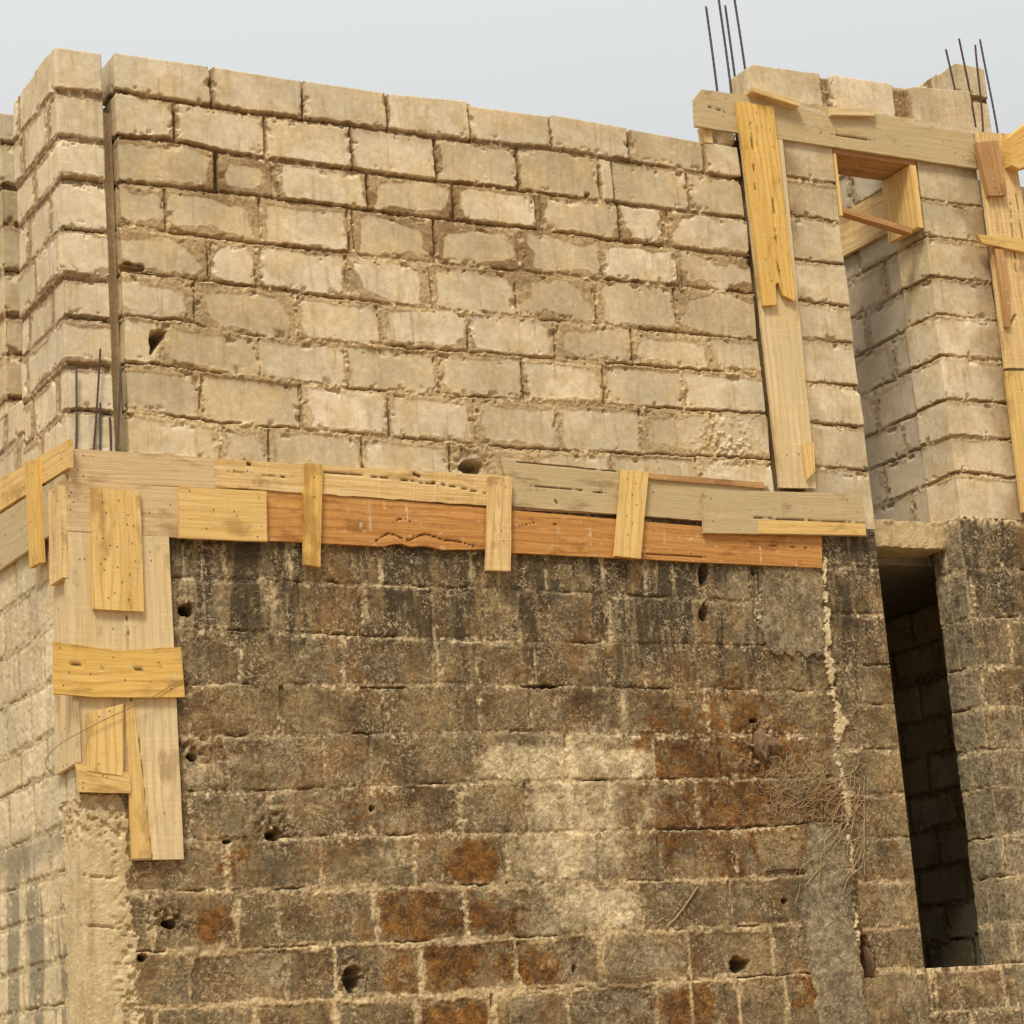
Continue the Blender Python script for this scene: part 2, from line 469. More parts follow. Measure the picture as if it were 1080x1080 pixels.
def fresh_style(b, U, Z, recess, smw, damp_rows, seed, md=None):
    """recess: joint depth per course; smw: how far mortar is smeared over the faces; damp_rows: how wet the smear is"""
    row, blk, e, eb, eh = b['row'], b['blk'], b['e'], b['eb'], b['eh']
    r1 = h01(blk, seed); r2 = h01(blk, seed + 3); r3 = h01(blk, seed + 5); r4 = h01(blk, seed + 7)
    k = range(len(recess))
    rec = np.interp(row, k, recess)
    n3 = fbm(U * 33, Z * 33, seed + 1); n4 = fbm(U * 90, Z * 90, seed + 2, 2); n1 = fbm(U * 7, Z * 7, seed + 3)
    nb = fbm(U * 18, Z * 18, seed + 9, 4)
    flush = 1 - ss(.002, .012, rec)
    mm = ss(-.003, .004, e + .010 * (n4 - .5) + .010 * (n3 - .5) * flush)
    # smeared mortar: one irregular field that runs across joints and faces
    nlo = fbm(U * 4.2, Z * 6.5, seed + 14, 3)
    ebp = np.clip(eb, 1e-4, 1) * (.8 + .5 * r4); ehp = np.clip(eh, 1e-4, 1) * (.55 + .5 * r3)
    er = 1 / np.sqrt(1 / ebp ** 2 + 1 / ehp ** 2)
    wid = np.interp(row, k, smw) * 2.1 * ss(.25, .75, nlo) * (.35 + .95 * r2)
    zone = ss(.005, -.003, er - wid + .030 * (nb - .5) + .012 * (n3 - .5)) * (wid > .002)
    hb = (r1 - .5) * .009 + (r2 - .5) * .012 * np.clip(b['dbot'] - .11, -.12, .12) / .12 + .003 * (n1 - .5) + .0012 * (n4 - .5)
    hb = hb - .005 * np.exp(-np.clip(e, 0, 1) / .004) * (1 - .6 * flush)
    chip = ss(.63, .74, nb) * ss(.05, .0, e)
    hb = hb - chip * .020
    lump = np.abs(n3 - .5) * 2
    hm = -rec + .013 * (n3 - .5) + .007 * (n4 - .5) + .010 * ss(.25, .6, lump) * (.4 + .6 * flush)
    inbed = eb < eh
    off = np.where(b['dbot'] < b['dtop'], b['dbot'], -b['dtop'])   # + above the bed centre line
    gate = ss(.40, .54, fbm(U * 3.1, Z * 9, seed + 4))
    wv = .014 * (fbm(U * 24, Z * 6, seed + 6, 3) - .5)
    slit = np.exp(-((off - .008 - wv) / .0048) ** 2) * gate * ss(.03, .0, eb) * inbed
    wv2 = .014 * (fbm(U * 22, Z * 22, seed + 8, 2) - .5)
    slit2 = np.exp(-((eh + .007 + wv2) / .0045) ** 2) * (~inbed) * ss(.45, .6, fbm(U * 9, Z * 4, seed + 12)) * .8
    zh = .0025 * zone * mm + zone * mm * (.006 * (n3 - .5) + .004 * (n4 - .5))
    h = (hb + zh) * mm + hm * (1 - mm)
    h = h - .032 * np.maximum(slit, slit2)
    mo = np.maximum(1 - mm, zone * .9)
    dr = np.interp(row, k, damp_rows)
    wet = (1 - mm) * (.8 * ss(.004, .014, rec) if md is None else md)
    dm = np.maximum(zone * dr * (.55 + .7 * ss(.35, .65, fbm(U * 3, Z * 5, seed + 16))), wet)
    dm = np.maximum(dm, np.maximum(slit, slit2) * .95)
    # rain-darkened tops of a few faces
    dm = np.maximum(dm, .35 * (r3 > .6) * ss(.06, .0, b['dtop'] + .05 * (nb - .5)))
    cr = (1 - mm) * ss(.56, .78, n3) * .5 + zone * ss(.6, .8, n3) * .35
    A = np.stack([np.clip(r1 * .85 + .15 * n1, 0, 1), np.clip(mo, 0, 1), np.clip(dm, 0, 1), np.clip(cr, 0, 1)], -1)
    return h, A


def old_style(b, U, Z, seed, tanm, flush=0.004, pitting=1.):
    row, blk, e, eb, eh = b['row'], b['blk'], b['e'], b['eb'], b['eh']
    r1 = h01(blk, seed); r2 = h01(blk, seed + 3)
    n3 = fbm(U * 33, Z * 33, seed + 1); n4 = fbm(U * 90, Z * 90, seed + 2, 2); n1 = fbm(U * 7, Z * 7, seed + 3)
    nb = fbm(U * 15, Z * 15, seed + 9, 4)
    m = ss(-.004, .006, e + .016 * (n4 - .5) + .014 * (n3 - .5) - tanm * (.001 + .020 * ss(.42, .68, fbm(U * 6, Z * 9, seed + 26))))
    hb = (r1 - .5) * .008 + .004 * (n1 - .5) + .003 * (n4 - .5) - .004 * ss(.55, .75, nb) * pitting + .005 * (fbm(U * 48, Z * 48, seed + 15, 4) - .5)
    hb -= .003 * np.exp(-np.clip(e, 0, 1) / .006)
    hm = -flush + .010 * (n3 - .5) + .007 * (n4 - .5) + .006 * tanm
    inbed = eb < eh
    off = np.where(b['dbot'] < b['dtop'], b['dbot'], -b['dtop'])
    gate = ss(.57, .67, fbm(U * 4.3, Z * 9, seed + 4))
    slit = np.exp(-((off - .007 - .012 * (fbm(U * 26, Z * 6, seed + 6, 3) - .5)) / .0045) ** 2) * gate * ss(.02, .0, eb) * inbed
    slit2 = np.exp(-((eh + .004) / .0045) ** 2) * (~inbed) * ss(.57, .68, fbm(U * 5, Z * 5, seed + 12)) * .8
    sl = np.maximum(slit, slit2)
    h = hb * m + hm * (1 - m) - .020 * sl
    mo = (1 - m)
    cr = (1 - m) * ss(.52, .74, n3) * (.22 + .4 * tanm) * (1 - sl)
    line = np.exp(-((off + .004 + .022 * (n3 - .5)) / .0042) ** 2) * inbed * ss(.44, .56, fbm(U * 5, Z * 12, seed + 18))
    lin2 = np.exp(-((eh + .008 + .020 * (n3 - .5)) / .0045) ** 2) * (~inbed) * ss(.46, .58, fbm(U * 7, Z * 5, seed + 19))
    cr = np.maximum(cr, np.maximum(line * .75, lin2 * .5) * (1 - sl) * ss(.40, .60, fbm(U * 2.2, Z * 2.2, seed + 25)))
    cr = np.maximum(cr, ss(.03, .005, np.abs(e)) * ss(.60, .70, fbm(U * 50, Z * 50, seed + 23)) * ss(.48, .60, fbm(U * 6, Z * 6, seed + 24)) * .9)
    cell = np.floor(b['Uw'] / .165 + h01(row, seed + 20) + .18 * (fbm(U * 14, Z * 14, seed + 21) - .5))
    rc = h01(blk * 7 + cell, seed + 22)
    return h, np.clip(r1 * .50 + rc * .38 + .24 * (n1 - .3), 0, 1), np.clip(mo * (1 - sl), 0, 1), sl, np.clip(cr, 0, 1)


FINE = .0052

# ------------------------------------------------------------------ main upper wall
T0 = [(128, 57), (220, 70), (222.4, 71), (315, 86), (319, 85), (407, 98), (411, 99), (495, 107), (497, 112), (579, 123), (582, 121), (662, 135), (666, 137), (743, 151), (746, 150), (779, 156)]
BEDS_U = [[(128, 97), (185, 107), (240, 116), (410, 138), (520, 152), (577, 157), (773, 188)],
          [(128, 144), (185, 149), (240, 162), (427, 187), (560, 203), (777, 230)],
          [(128, 192), (233, 203), (420, 227), (560, 242), (783, 272)],
          [(128, 238), (240, 254), (450, 278), (593, 291), (787, 310)],
          [(128, 287), (257, 303), (427, 324), (540, 334), (797, 360)],
          [(128, 333), (200, 340), (240, 353), (520, 374), (600, 381), (797, 395)],
          [(128, 382), (280, 400), (360, 410), (560, 424), (800, 437)],
          [(128, 433), (233, 447), (467, 467), (560, 475), (807, 485)],
          [(128, 482), (807, 532)]]
HEADS_U = [[(223, .008), (319.5, .007), (409, .007), (496, .006), (581, .007), (664, .010), 744],
           [184, 280, (371.5, .007), 460, (547, .010), 633, (647, .006), 727],
           [(229, .016), (291, .024), (388, .010), (479, .012), (569, .026), 654, (703, .030)],
           [175, 275, (371, .024), 459, (549, .022), 635, (717, .022)],
           [220, 271, 366, 455, 544, 629, 713],
           [205, 312, 402, 493, 585, (667, .007), 749],
           [170, 272, 366, 462, 551.5, 637, 720],
           [211, 318, 410, 501, 590, 676, 752],
           [233, 284, 382, 475, 516, 560, 645, 736], [150, 250, 350, 450, 550, 650, 750]]
mid = lambda a, c: (lambda px: .5 * (np.interp(px, [q[0] for q in a], [q[1] for q in a]) + np.interp(px, [q[0] for q in c], [q[1] for q in c])))
_l = [T0] + BEDS_U + [[(128, 530), (807, 580)]]
YM = [mid(_l[i], _l[i + 1]) for i in range(len(_l) - 1)]
X0 = X_of(128, 250); X1 = 4.27
DU = .225 - X0
beds_u = [bed(q, DU) for q in BEDS_U]
for bz in beds_u:  # carry each course round the left end
    bz[0].insert(0, 0.0); bz[1].insert(0, bz[1][0])
heads_u = rows_px(HEADS_U, YM, DU)
tx = [at(*q)[0] for q in T0]; tz = [at(*q)[2] for q in T0]
OPEN = [(0, 223), (0, 319.5), (0, 409), (0, 496), (0, 581), (1, 371.5), (1, 460), (1, 547), (2, 229), (2, 388), (2, 479), (3, 459), (5, 667), (2, 654), (0, 664)]


def pat_main(U, X, Y, Z, S):
    b = bond(U, Z, beds_u, heads_u, .013, .010)
    h, A = fresh_style(b, U, Z, [.015, .015, .014, .008, .003, .001, .001, .001, .001, .001], [.005, .006, .014, .029, .024, .017, .015, .015, .014, .014], [.6, .7, .75, .74, .48, .2, .12, .1, .1, .1], 5)
    for r, px in OPEN:
        xu = X_of(px, YM[r](px)) + DU
        g = (b['row'] == r) & (b['eh'] < .0) & (np.abs(U - xu) < .05)
        h = np.where(g, h - .035, h); A[..., 2] = np.where(g, np.maximum(A[..., 2], .85), A[..., 2])
    px, py = project(X, Y, Z)
    ho = holes(px, py, [(499, 492, 13, 7), (138, 281.5, 11, 5), (620, 205, 3, 3)], 1)
    tri = ss(.9, 1.1, 1 + .0 * px)  # triangular broken corner in the seventh course
    tr = (px - 168) / 7 + (360 - py) / 40
    hole2 = ss(-.2, .2, 1 - np.abs((px - 167 - (352 - py) * .35) / (1.5 + 6 * ss(375, 352, py)))) * (py > 348) * (py < 374)
    ho = np.maximum(ho, hole2)
    rim = np.exp(-(((px - 497) / 26) ** 2 + ((py - 488) / 20) ** 2) ** 2)
    h = h - .03 * rim * fbm(X * 40, Z * 40, 61) - ho * .17
    A[..., 2] = np.maximum(A[..., 2], rim * .35)
    # spattered mortar patch low on the right
    sp = np.exp(-(((px - 765) / 26) ** 2 + ((py - 470) / 22) ** 2))
    h = h + sp * .02 * ss(.45, .75, fbm(X * 45, Z * 45, 63))
    hid = S == 3
    h = np.where(hid, 0, h)
    return h, A, np.zeros_like(A), np.zeros(U.shape, np.int32)


lv = np.concatenate([[-.2], np.arange(-.02, 2.1, FINE)])
wall_shell(['block_wall'], ['fresh'], house, [(X0, .225, .008), (X0, 0, FINE), (X1, 0, .012), (X1, .225, .4)], lv,
           lambda X, Y: np.interp(X, tx, tz), pat_main, ['long pale blockwork wall with open joints in its upper courses'])

# ------------------------------------------------------------------ corner pier and side piers (upper storey)


def level_beds(zs, u0, u1, jit=.006, seed=0):
    out = []
    for i, z in enumerate(zs):
        us = np.linspace(u0, u1, 6)
        out.append((us.tolist(), (z + jit * (h01(np.arange(6) + i * 7, seed) - .5)).tolist()))
    return out


def pier(name, x0, x1, y0, y1, ztop, zbot, zs, left_heads, front_heads, seed, mat='fresh', recess=.018, damp=.35, label=None, topf=None, fine_left=True, step=FINE, rightfine=False):
    D = y1 - y0
    beds = level_beds(zs, 0, D + (x1 - x0) + D, .008, seed)
    heads = []
    for i in range(len(zs) + 1):
        hs = [(D - q, .024) for q in left_heads[i % len(left_heads)]] + [(D + q, .008) for q in front_heads[i % len(front_heads)]]
        heads.append(sorted(hs))

    def pat(U, X, Y, Z, S):
        b = bond(U, Z, beds, heads, .017, .010)
        # each course sits a little in or out, so the corner is stepped
        left = (S == 0)
        h, A = fresh_style(b, U, Z, [recess] * 20, [.012] * 20, [damp + .2] * 20, seed, np.where(left, .85, .7))
        h = np.where(left & (b['e'] < .004), np.maximum(h, -.005 + .006 * (fbm(U * 40, Z * 40, seed + 40) - .5)), h)
        h = h + (h01(b['row'], seed + 30) - .5) * .02
        if not rightfine: h = np.where((S >= 2), h * .3, h)
        h = np.where(S == 3, 0, h)
        return h, A, np.zeros_like(A), np.zeros(U.shape, np.int32)
    l = np.arange(zbot, ztop + .001, step)
    return wall_shell([name], [mat], house, [(x0, y1, .007 if fine_left else .03), (x0, y0, step), (x1, y0, .012), (x1, y1, .4)], l,
                      topf or (lambda X, Y: ztop + .02 * (h01(np.floor(Y * 9 + X * 4), 3) - .5)), pat, [label])


zs1 = [float(at(62, y)[2]) for y in (97, 145, 188, 241, 289, 334, 383, 432, 480)]
pier('corner_pier', 0, .243, 0, .72, 2.15, -.2, zs1, [[.62], [.14, .56], [.40], [.18, .55], [.42], [.2, .6]], [[]], 21, mat='fresh_pale',
     damp=.45, label='narrow corner pier of stacked blocks standing left of the long wall')
pier('side_pier', 0, .226, 1.0, 2.6, 2.2, .45, [z + .12 for z in zs1[:7]], [[.4, .9], [.2, .65, 1.1]], [[]], 23, damp=.3,
     label='block pier further back along the side of the house', step=.008)
pier('window_sill', 0, .226, .72, 2.6, .46, -.2, [.26, .02], [[.3, .8], [.1, .55, 1.0]], [[]], 25, mat='fresh_pale', damp=.4,
     label='low courses of blocks under the side window opening', step=.008)

# ------------------------------------------------------------------ pier beside the opening, jamb, header
zp = [float(at(870, y)[2]) for y in (193, 232.5, 277, 321, 360, 405, 448, 494)]


def pat_pier_factory(beds, heads, D, seed, stainR):
    def pat(U, X, Y, Z, S):
        b = bond(U, Z, beds, heads, .010, .009)
        h, A = fresh_style(b, U, Z, [.006] * 20, [.010] * 20, [.3] * 20, seed)
        h = h + (h01(b['row'], seed + 30) - .5) * .012
        # damp side next to the timber
        n = fbm(X * 6, Z * 6, seed)
        d = ss(.0, .2, stainR(X) + .3 * (n - .5)) * (.35 + .4 * h01(b['row'], seed + 8)) * ss(.0, .02, b['e'])
        A[..., 2] = np.maximum(A[..., 2], d)
        h = np.where(S == 3, 0, h)
        return h, A, np.zeros_like(A), np.zeros(U.shape, np.int32)
    return pat


XP0 = 4.50
wall_shell(['block_pier'], ['fresh'], house, [(XP0, .3, .02), (XP0, 0, FINE), (4.985, 0, .01), (4.985, .3, .4)],
           np.arange(-.2, 2.45, FINE), lambda X, Y: 2.45 + 0 * X,
           pat_pier_factory(level_beds(zp, 0, 1.2, .01, 3), [[]] * 12, .3, 31, lambda X: .12 - (X - 4.6) * .9), ['single block pier between the column timbers and the small opening'])
zj = [float(at(1000, y)[2]) for y in (214, 252.5, 293.5, 333, 376, 421, 459, 499)]
wall_shell(['jamb'], ['fresh'], house, [(5.655, .3, .007), (5.655, 0, FINE), (6.15, 0, .01), (6.15, .3, .4)],
           np.arange(-.085, 2.45, FINE), lambda X, Y: 2.45 + 0 * X,
           pat_pier_factory(level_beds(zj, 0, 1.2, .012, 4), [[]] * 12, .3, 33, lambda X: (X - 5.9) * 1.1), ['block jamb right of the small opening'])

XH0 = 4.40; XH1 = 6.17; DH = .2 - XH0
hb_ = [([0, 3], [2.50, 2.50])]
hh_ = [[(X_of(871, 95) + DH, .030), (X_of(950, 100) + DH, .060)], [1.0]]


def pat_head(U, X, Y, Z, S):
    b = bond(U, Z, hb_, hh_, .010, .012)
    h, A = fresh_style(b, U, Z, [.022, .01], [.008, .008], [.4, .4], 35)
    h = np.where(S == 3, 0, h)
    return h, A, np.zeros_like(A), np.zeros(U.shape, np.int32)


hx = [4.40, 4.45, 4.6, 4.95, 5.0, 5.05, 5.5, 5.56, 5.62, 5.7, 6.17]
hz = [2.70, 2.73, 2.735, 2.745, 2.72, 2.745, 2.755, 2.73, 2.735, 2.765, 2.80]
wall_shell(['top_course'], ['fresh'], house, [(XH0, .2, .008), (XH0, 0, FINE), (XH1, 0, .01), (XH1, .2, .4)],
           np.arange(2.45, 2.76, FINE), lambda X, Y: np.interp(X, hx, hz), pat_head, ['top course of blocks above the long lintel board'])

# far pillar peeping over the top course, right
fp = at(1019, 100, 'Y', .55)
pier('rear_pillar', float(at(1012, 100, 'Y', .62)[0]), float(at(1041, 100, 'Y', .62)[0]), .62, 1.4, float(at(1020, 69, 'Y', .62)[2]), 2.2,
     [float(at(1030, 104.5, 'Y', .62)[2])], [[.3]], [[]], 37, damp=.3, label='rear block pillar showing above the top course')

# cross wall seen through both openings
zc = zj + [-.30, -.55, -.80, -1.05, -1.30, -1.55, -1.80, -2.05, -2.3, -2.55, -2.8]
zc = [2.45, 2.2, 1.95] + [z for z in zj[1:]] + [-.30, -.55, -.80, -1.05, -1.30, -1.55, -1.80, -2.05, -2.3, -2.55, -2.8]


def pat_cross(U, X, Y, Z, S):
    yy = 3.9 - U
    hd = [[(3.9 - q, .016) for q in sorted(([.72, 1.2, 1.7, 2.2] if i % 2 else [.48, .95, 1.45, 1.95]), reverse=True)] for i in range(len(zc) + 1)]
    b = bond(U, Z, level_beds(zc, 0, 4.5, .012, 8), hd, .012, .012)
    h, A = fresh_style(b, U, Z, [.006] * 30, [.014] * 30, [.4] * 30, 39, .6)
    h = np.where(S != 0, 0, h)
    return h, A, np.zeros_like(A), np.zeros(U.shape, np.int32)


wall_shell(['cross_wall'], ['fresh_grey'], house, [(5.68, 3.9, .008), (5.68, .3, .05), (5.9, .3, .4), (5.9, 3.9, .4)],
           np.arange(-.145, 2.8, .008), lambda X, Y: 2.8 + 0 * X, pat_cross, ['inner cross wall of grey blocks seen through the small opening'])
wall_shell(['partition_wall'], ['fresh'], house, [(6.55, 3.9, .01), (6.55, .31, .05), (6.75, .31, .4), (6.75, 3.9, .4)],
           np.concatenate([[GROUND + .05], np.arange(-3.1, -.305, .01)]), lambda X, Y: -.305 + 0 * X, pat_cross, ['dim inner partition of blocks behind the dark lower opening'])

# ------------------------------------------------------------------ lower storey
BL = [[(150, 607), (180, 610), (540, 623), (733, 632), (870, 640)], [(150, 662), (180, 663), (520, 677), (800, 682), (870, 684)],
      [(150, 722), (200, 723), (500, 722), (700, 727), (870, 730)], [(150, 779), (200, 778), (540, 772), (733, 776), (870, 775)],
      [(150, 838), (193, 837), (400, 831), (497, 825), (683, 823), (870, 820)], [(150, 888), (193, 887), (480, 880), (773, 875), (880, 868)],
      [(150, 945), (180, 942), (480, 935), (777, 928), (890, 920)], [(150, 1006), (180, 1005), (540, 990), (733, 981), (843, 975), (890, 972)],
      [(150, 1064), (180, 1063), (480, 1050), (727, 1036), (850, 1027), (890, 1023)], [(150, 1122), (890, 1075)]]
HL = [[237, 307, 400, 500, 635, 680, 709, 742, 800], [190, 285, 380, 457, 548, 642, 732, 800], [253, 362, 462, 503, 565, 680, 734, 800],
      [200, 298, 405, 505, 560, 658, 745, 810], [238, 342, 392, 500, 598, 690, 760], [200, (284, .022), 390, 487, 555, 640, 735],
      [240, 339, 437, 533, 632, 696, 775], [160, 250, 294, 396, 491, 588, 675, 770], [200, 302, 355, 445, 545, 635, 727, 815],
      [165, 270, 355, 440, 520, 600, 692, 730, 780, 830], [200, 300, 400, 500, 600, 700, 800]]
_l = [[(150, 560), (870, 590)]] + BL + [[(150, 1180), (890, 1125)]]
YL = [mid(_l[i], _l[i + 1]) for i in range(len(_l) - 1)]
DS = 3.9   # depth of the side wall
beds_l = [bed(q, DS) for q in BL]
heads_l = rows_px(HL, YL, DS)
zside = [float(at(57, y, 'X', 0)[2]) for y in (608, 660, 717, 772, 815)] + [float(at(66, y, 'X', 0)[2]) for y in (873, 962 - 42, 962, 1013, 1060)] + [-3.1]
zside.sort(reverse=True)
zjl = [float(at(930, y)[2]) for y in (601, 648, 703, 744, 791, 838, 884, 929, 978, 1024, 1072)]
heads_side = [[DS - q for q in ([1.5, 1.15, .72, .2, .05] if i % 2 else [1.75, 1.38, .92, .48])] for i in range(14)]
heads_side = [sorted(h) for h in heads_side]
HOL = [(197, 643, 6.5, 6), (203, 799, 6, 4.5), (290, 882, 9, 5), (240, 888, 5, 2.5), (373, 1032, 8, 14), (780, 1018, 9, 8), (742, 607, 5, 13), (743, 646, 5, 9),
       (606, 1022, 2.5, 4.5), (179, 975, 6, 4.5), (827, 950, 3.5, 3), (392, 853, 3, 4), (150, 1010, 5, 4), (795, 602, 3, 6), (795, 760, 4, 2), (570, 724, 22, 1.6), (403, 725, 20, 1.3)]
RUST = [(775, 800, 90, 110, .62), (500, 960, 80, 80, .42), (770, 900, 60, 60, .45), (700, 745, 30, 40, .5), (860, 860, 50, 60, .45), (560, 770, 30, 60, .3), (330, 830, 60, 60, .25), (930, 1010, 50, 40, .25), (250, 960, 60, 40, .3), (502, 912, 34, 26, .95), (450, 965, 55, 24, .95), (528, 965, 34, 26, .9), (480, 1012, 42, 28, .85), (560, 1015, 40, 26, .75), (428, 1025, 26, 22, .55), (705, 790, 50, 50, .62),
        (765, 838, 80, 60, .62), (715, 870, 60, 34, .58), (745, 735, 40, 30, .5), (245, 910, 14, 26, .7), (228, 975, 22, 22, .72), (478, 1078, 55, 24, .85), (730, 1062, 40, 28, .8), (848, 1040, 20, 40, .75),
        (705, 905, 18, 24, .55), (370, 770, 30, 30, .35), (370, 860, 26, 22, .45), (810, 720, 35, 40, .35), (865, 850, 40, 40, .55), (560, 955, 30, 20, .5), (655, 1075, 30, 20, .4), (500, 720, 10, 45, .45), (930, 940, 40, 50, .3)]
PALE = [(330, 805, 130, 20, .22), (420, 905, 110, 18, .25), (480, 955, 50, 20, .2), (330, 660, 60, 12, .22), (300, 1010, 60, 20, .2), (840, 1010, 30, 20, .25), (950, 830, 20, 30, .2), (760, 980, 80, 30, .2), (860, 690, 40, 10, .3), (562, 806, 58, 22, 1.), (645, 806, 48, 22, .9), (592, 905, 44, 26, 1.), (648, 905, 20, 22, .65), (632, 957, 52, 26, .9), (578, 852, 22, 26, .75), (262, 806, 45, 22, .42), (700, 945, 26, 12, .5),
        (215, 815, 35, 15, .55), (410, 905, 50, 18, .45), (310, 1015, 20, 26, .3), (1035, 575, 26, 16, .0), (1000, 658, 26, 8, .55), (655, 1000, 24, 20, .35), (800, 1005, 40, 20, .25)]
SLATE = [(703, 903, 22, 20, .7), (690, 1012, 52, 26, .75), (612, 1008, 40, 24, .6), (405, 858, 60, 22, .6), (610, 858, 60, 24, .55), (285, 1022, 60, 24, .65), (645, 1062, 70, 24, .75), (400, 960, 60, 24, .35),
         (215, 905, 25, 22, .35), (560, 985, 20, 20, .4), (285, 910, 45, 24, .4)]
SOOT = [(815, 800, 60, 90, .30), (870, 850, 40, 60, .42), (470, 612, 70, 36, .55), (565, 660, 16, 70, .85), (640, 605, 110, 30, .45), (350, 610, 60, 36, .45), (235, 590, 60, 28, .5), (655, 680, 12, 60, .55), (930, 600, 36, 34, .6), (905, 660, 40, 40, .35), (935, 690, 26, 50, .45),
        (560, 600, 40, 36, .7), (780, 610, 40, 30, .3), (455, 650, 20, 34, .55), (1050, 620, 40, 46, .4), (1040, 740, 60, 80, .42), (1040, 860, 50, 90, .38), (960, 790, 40, 60, .3), (300, 690, 160, 90, .22), (620, 700, 160, 60, .25)]


def ragged(px, py, poly_left, poly_right, wob, seed):
    """mask between two boundaries given as [(y, x)...]"""
    n = wob * (fbm(px * .09, py * .09, seed, 3) - .5) * 2
    l = np.interp(py, [p[0] for p in poly_left], [p[1] for p in poly_left]); r = np.interp(py, [p[0] for p in poly_right], [p[1] for p in poly_right])
    return (px + n > l) & (px + n < r)


def stains(px, py):
    ru = blobs(px, py, RUST, .035, 50, 20); pa = blobs(px, py, PALE, .06, 55, 7); sl = blobs(px, py, SLATE, .035, 58, 22) * .85; so = blobs(px, py, SOOT, .03, 62, 26)
    # chalky wash running down right of the middle
    ch = np.exp(-np.abs((px - 605 - 40 * (fbm(py * .012, px * .004, 120) - .5)) / (105 + 60 * (fbm(py * .02, px * .01, 121) - .5))) ** 2.4) * ss(700, 800, py) * ss(1110, 960, py)
    pa = np.maximum(pa, ch * (.20 + .50 * fbm(px * .05, py * .010, 122)))
    pa = np.maximum(pa, .8 * np.exp(-((px - 602 - 6 * (fbm(py * .04, 0 * px, 123) - .5)) / 7) ** 2) * ss(760, 785, py) * ss(900, 840, py))
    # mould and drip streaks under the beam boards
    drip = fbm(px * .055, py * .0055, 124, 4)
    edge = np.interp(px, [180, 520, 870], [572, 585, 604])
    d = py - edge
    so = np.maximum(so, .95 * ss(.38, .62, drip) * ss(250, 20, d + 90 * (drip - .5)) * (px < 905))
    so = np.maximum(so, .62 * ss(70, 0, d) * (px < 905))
    # right-hand jamb: black mould at the ledge fading downwards
    j = (px > 985)
    so = np.where(j, np.maximum(so, .62 * ss(800, 570, py)), so)
    so = np.where(j, np.maximum(so, .9 * ss(.36, .6, fbm(px * .05, py * .012, 125, 4)) * ss(800, 590, py)), so)
    js = (px > 868) & (px <= 985)
    so = np.where(js, np.maximum(so, .20), so)
    so = np.where(js, np.maximum(so, .75 * ss(.40, .62, fbm(px * .06, py * .012, 126, 4)) * ss(800, 600, py)), so)
    sl = np.where(j, np.maximum(sl, .35 + .3 * ss(700, 900, py)), sl)
    return ru, pa, sl, so


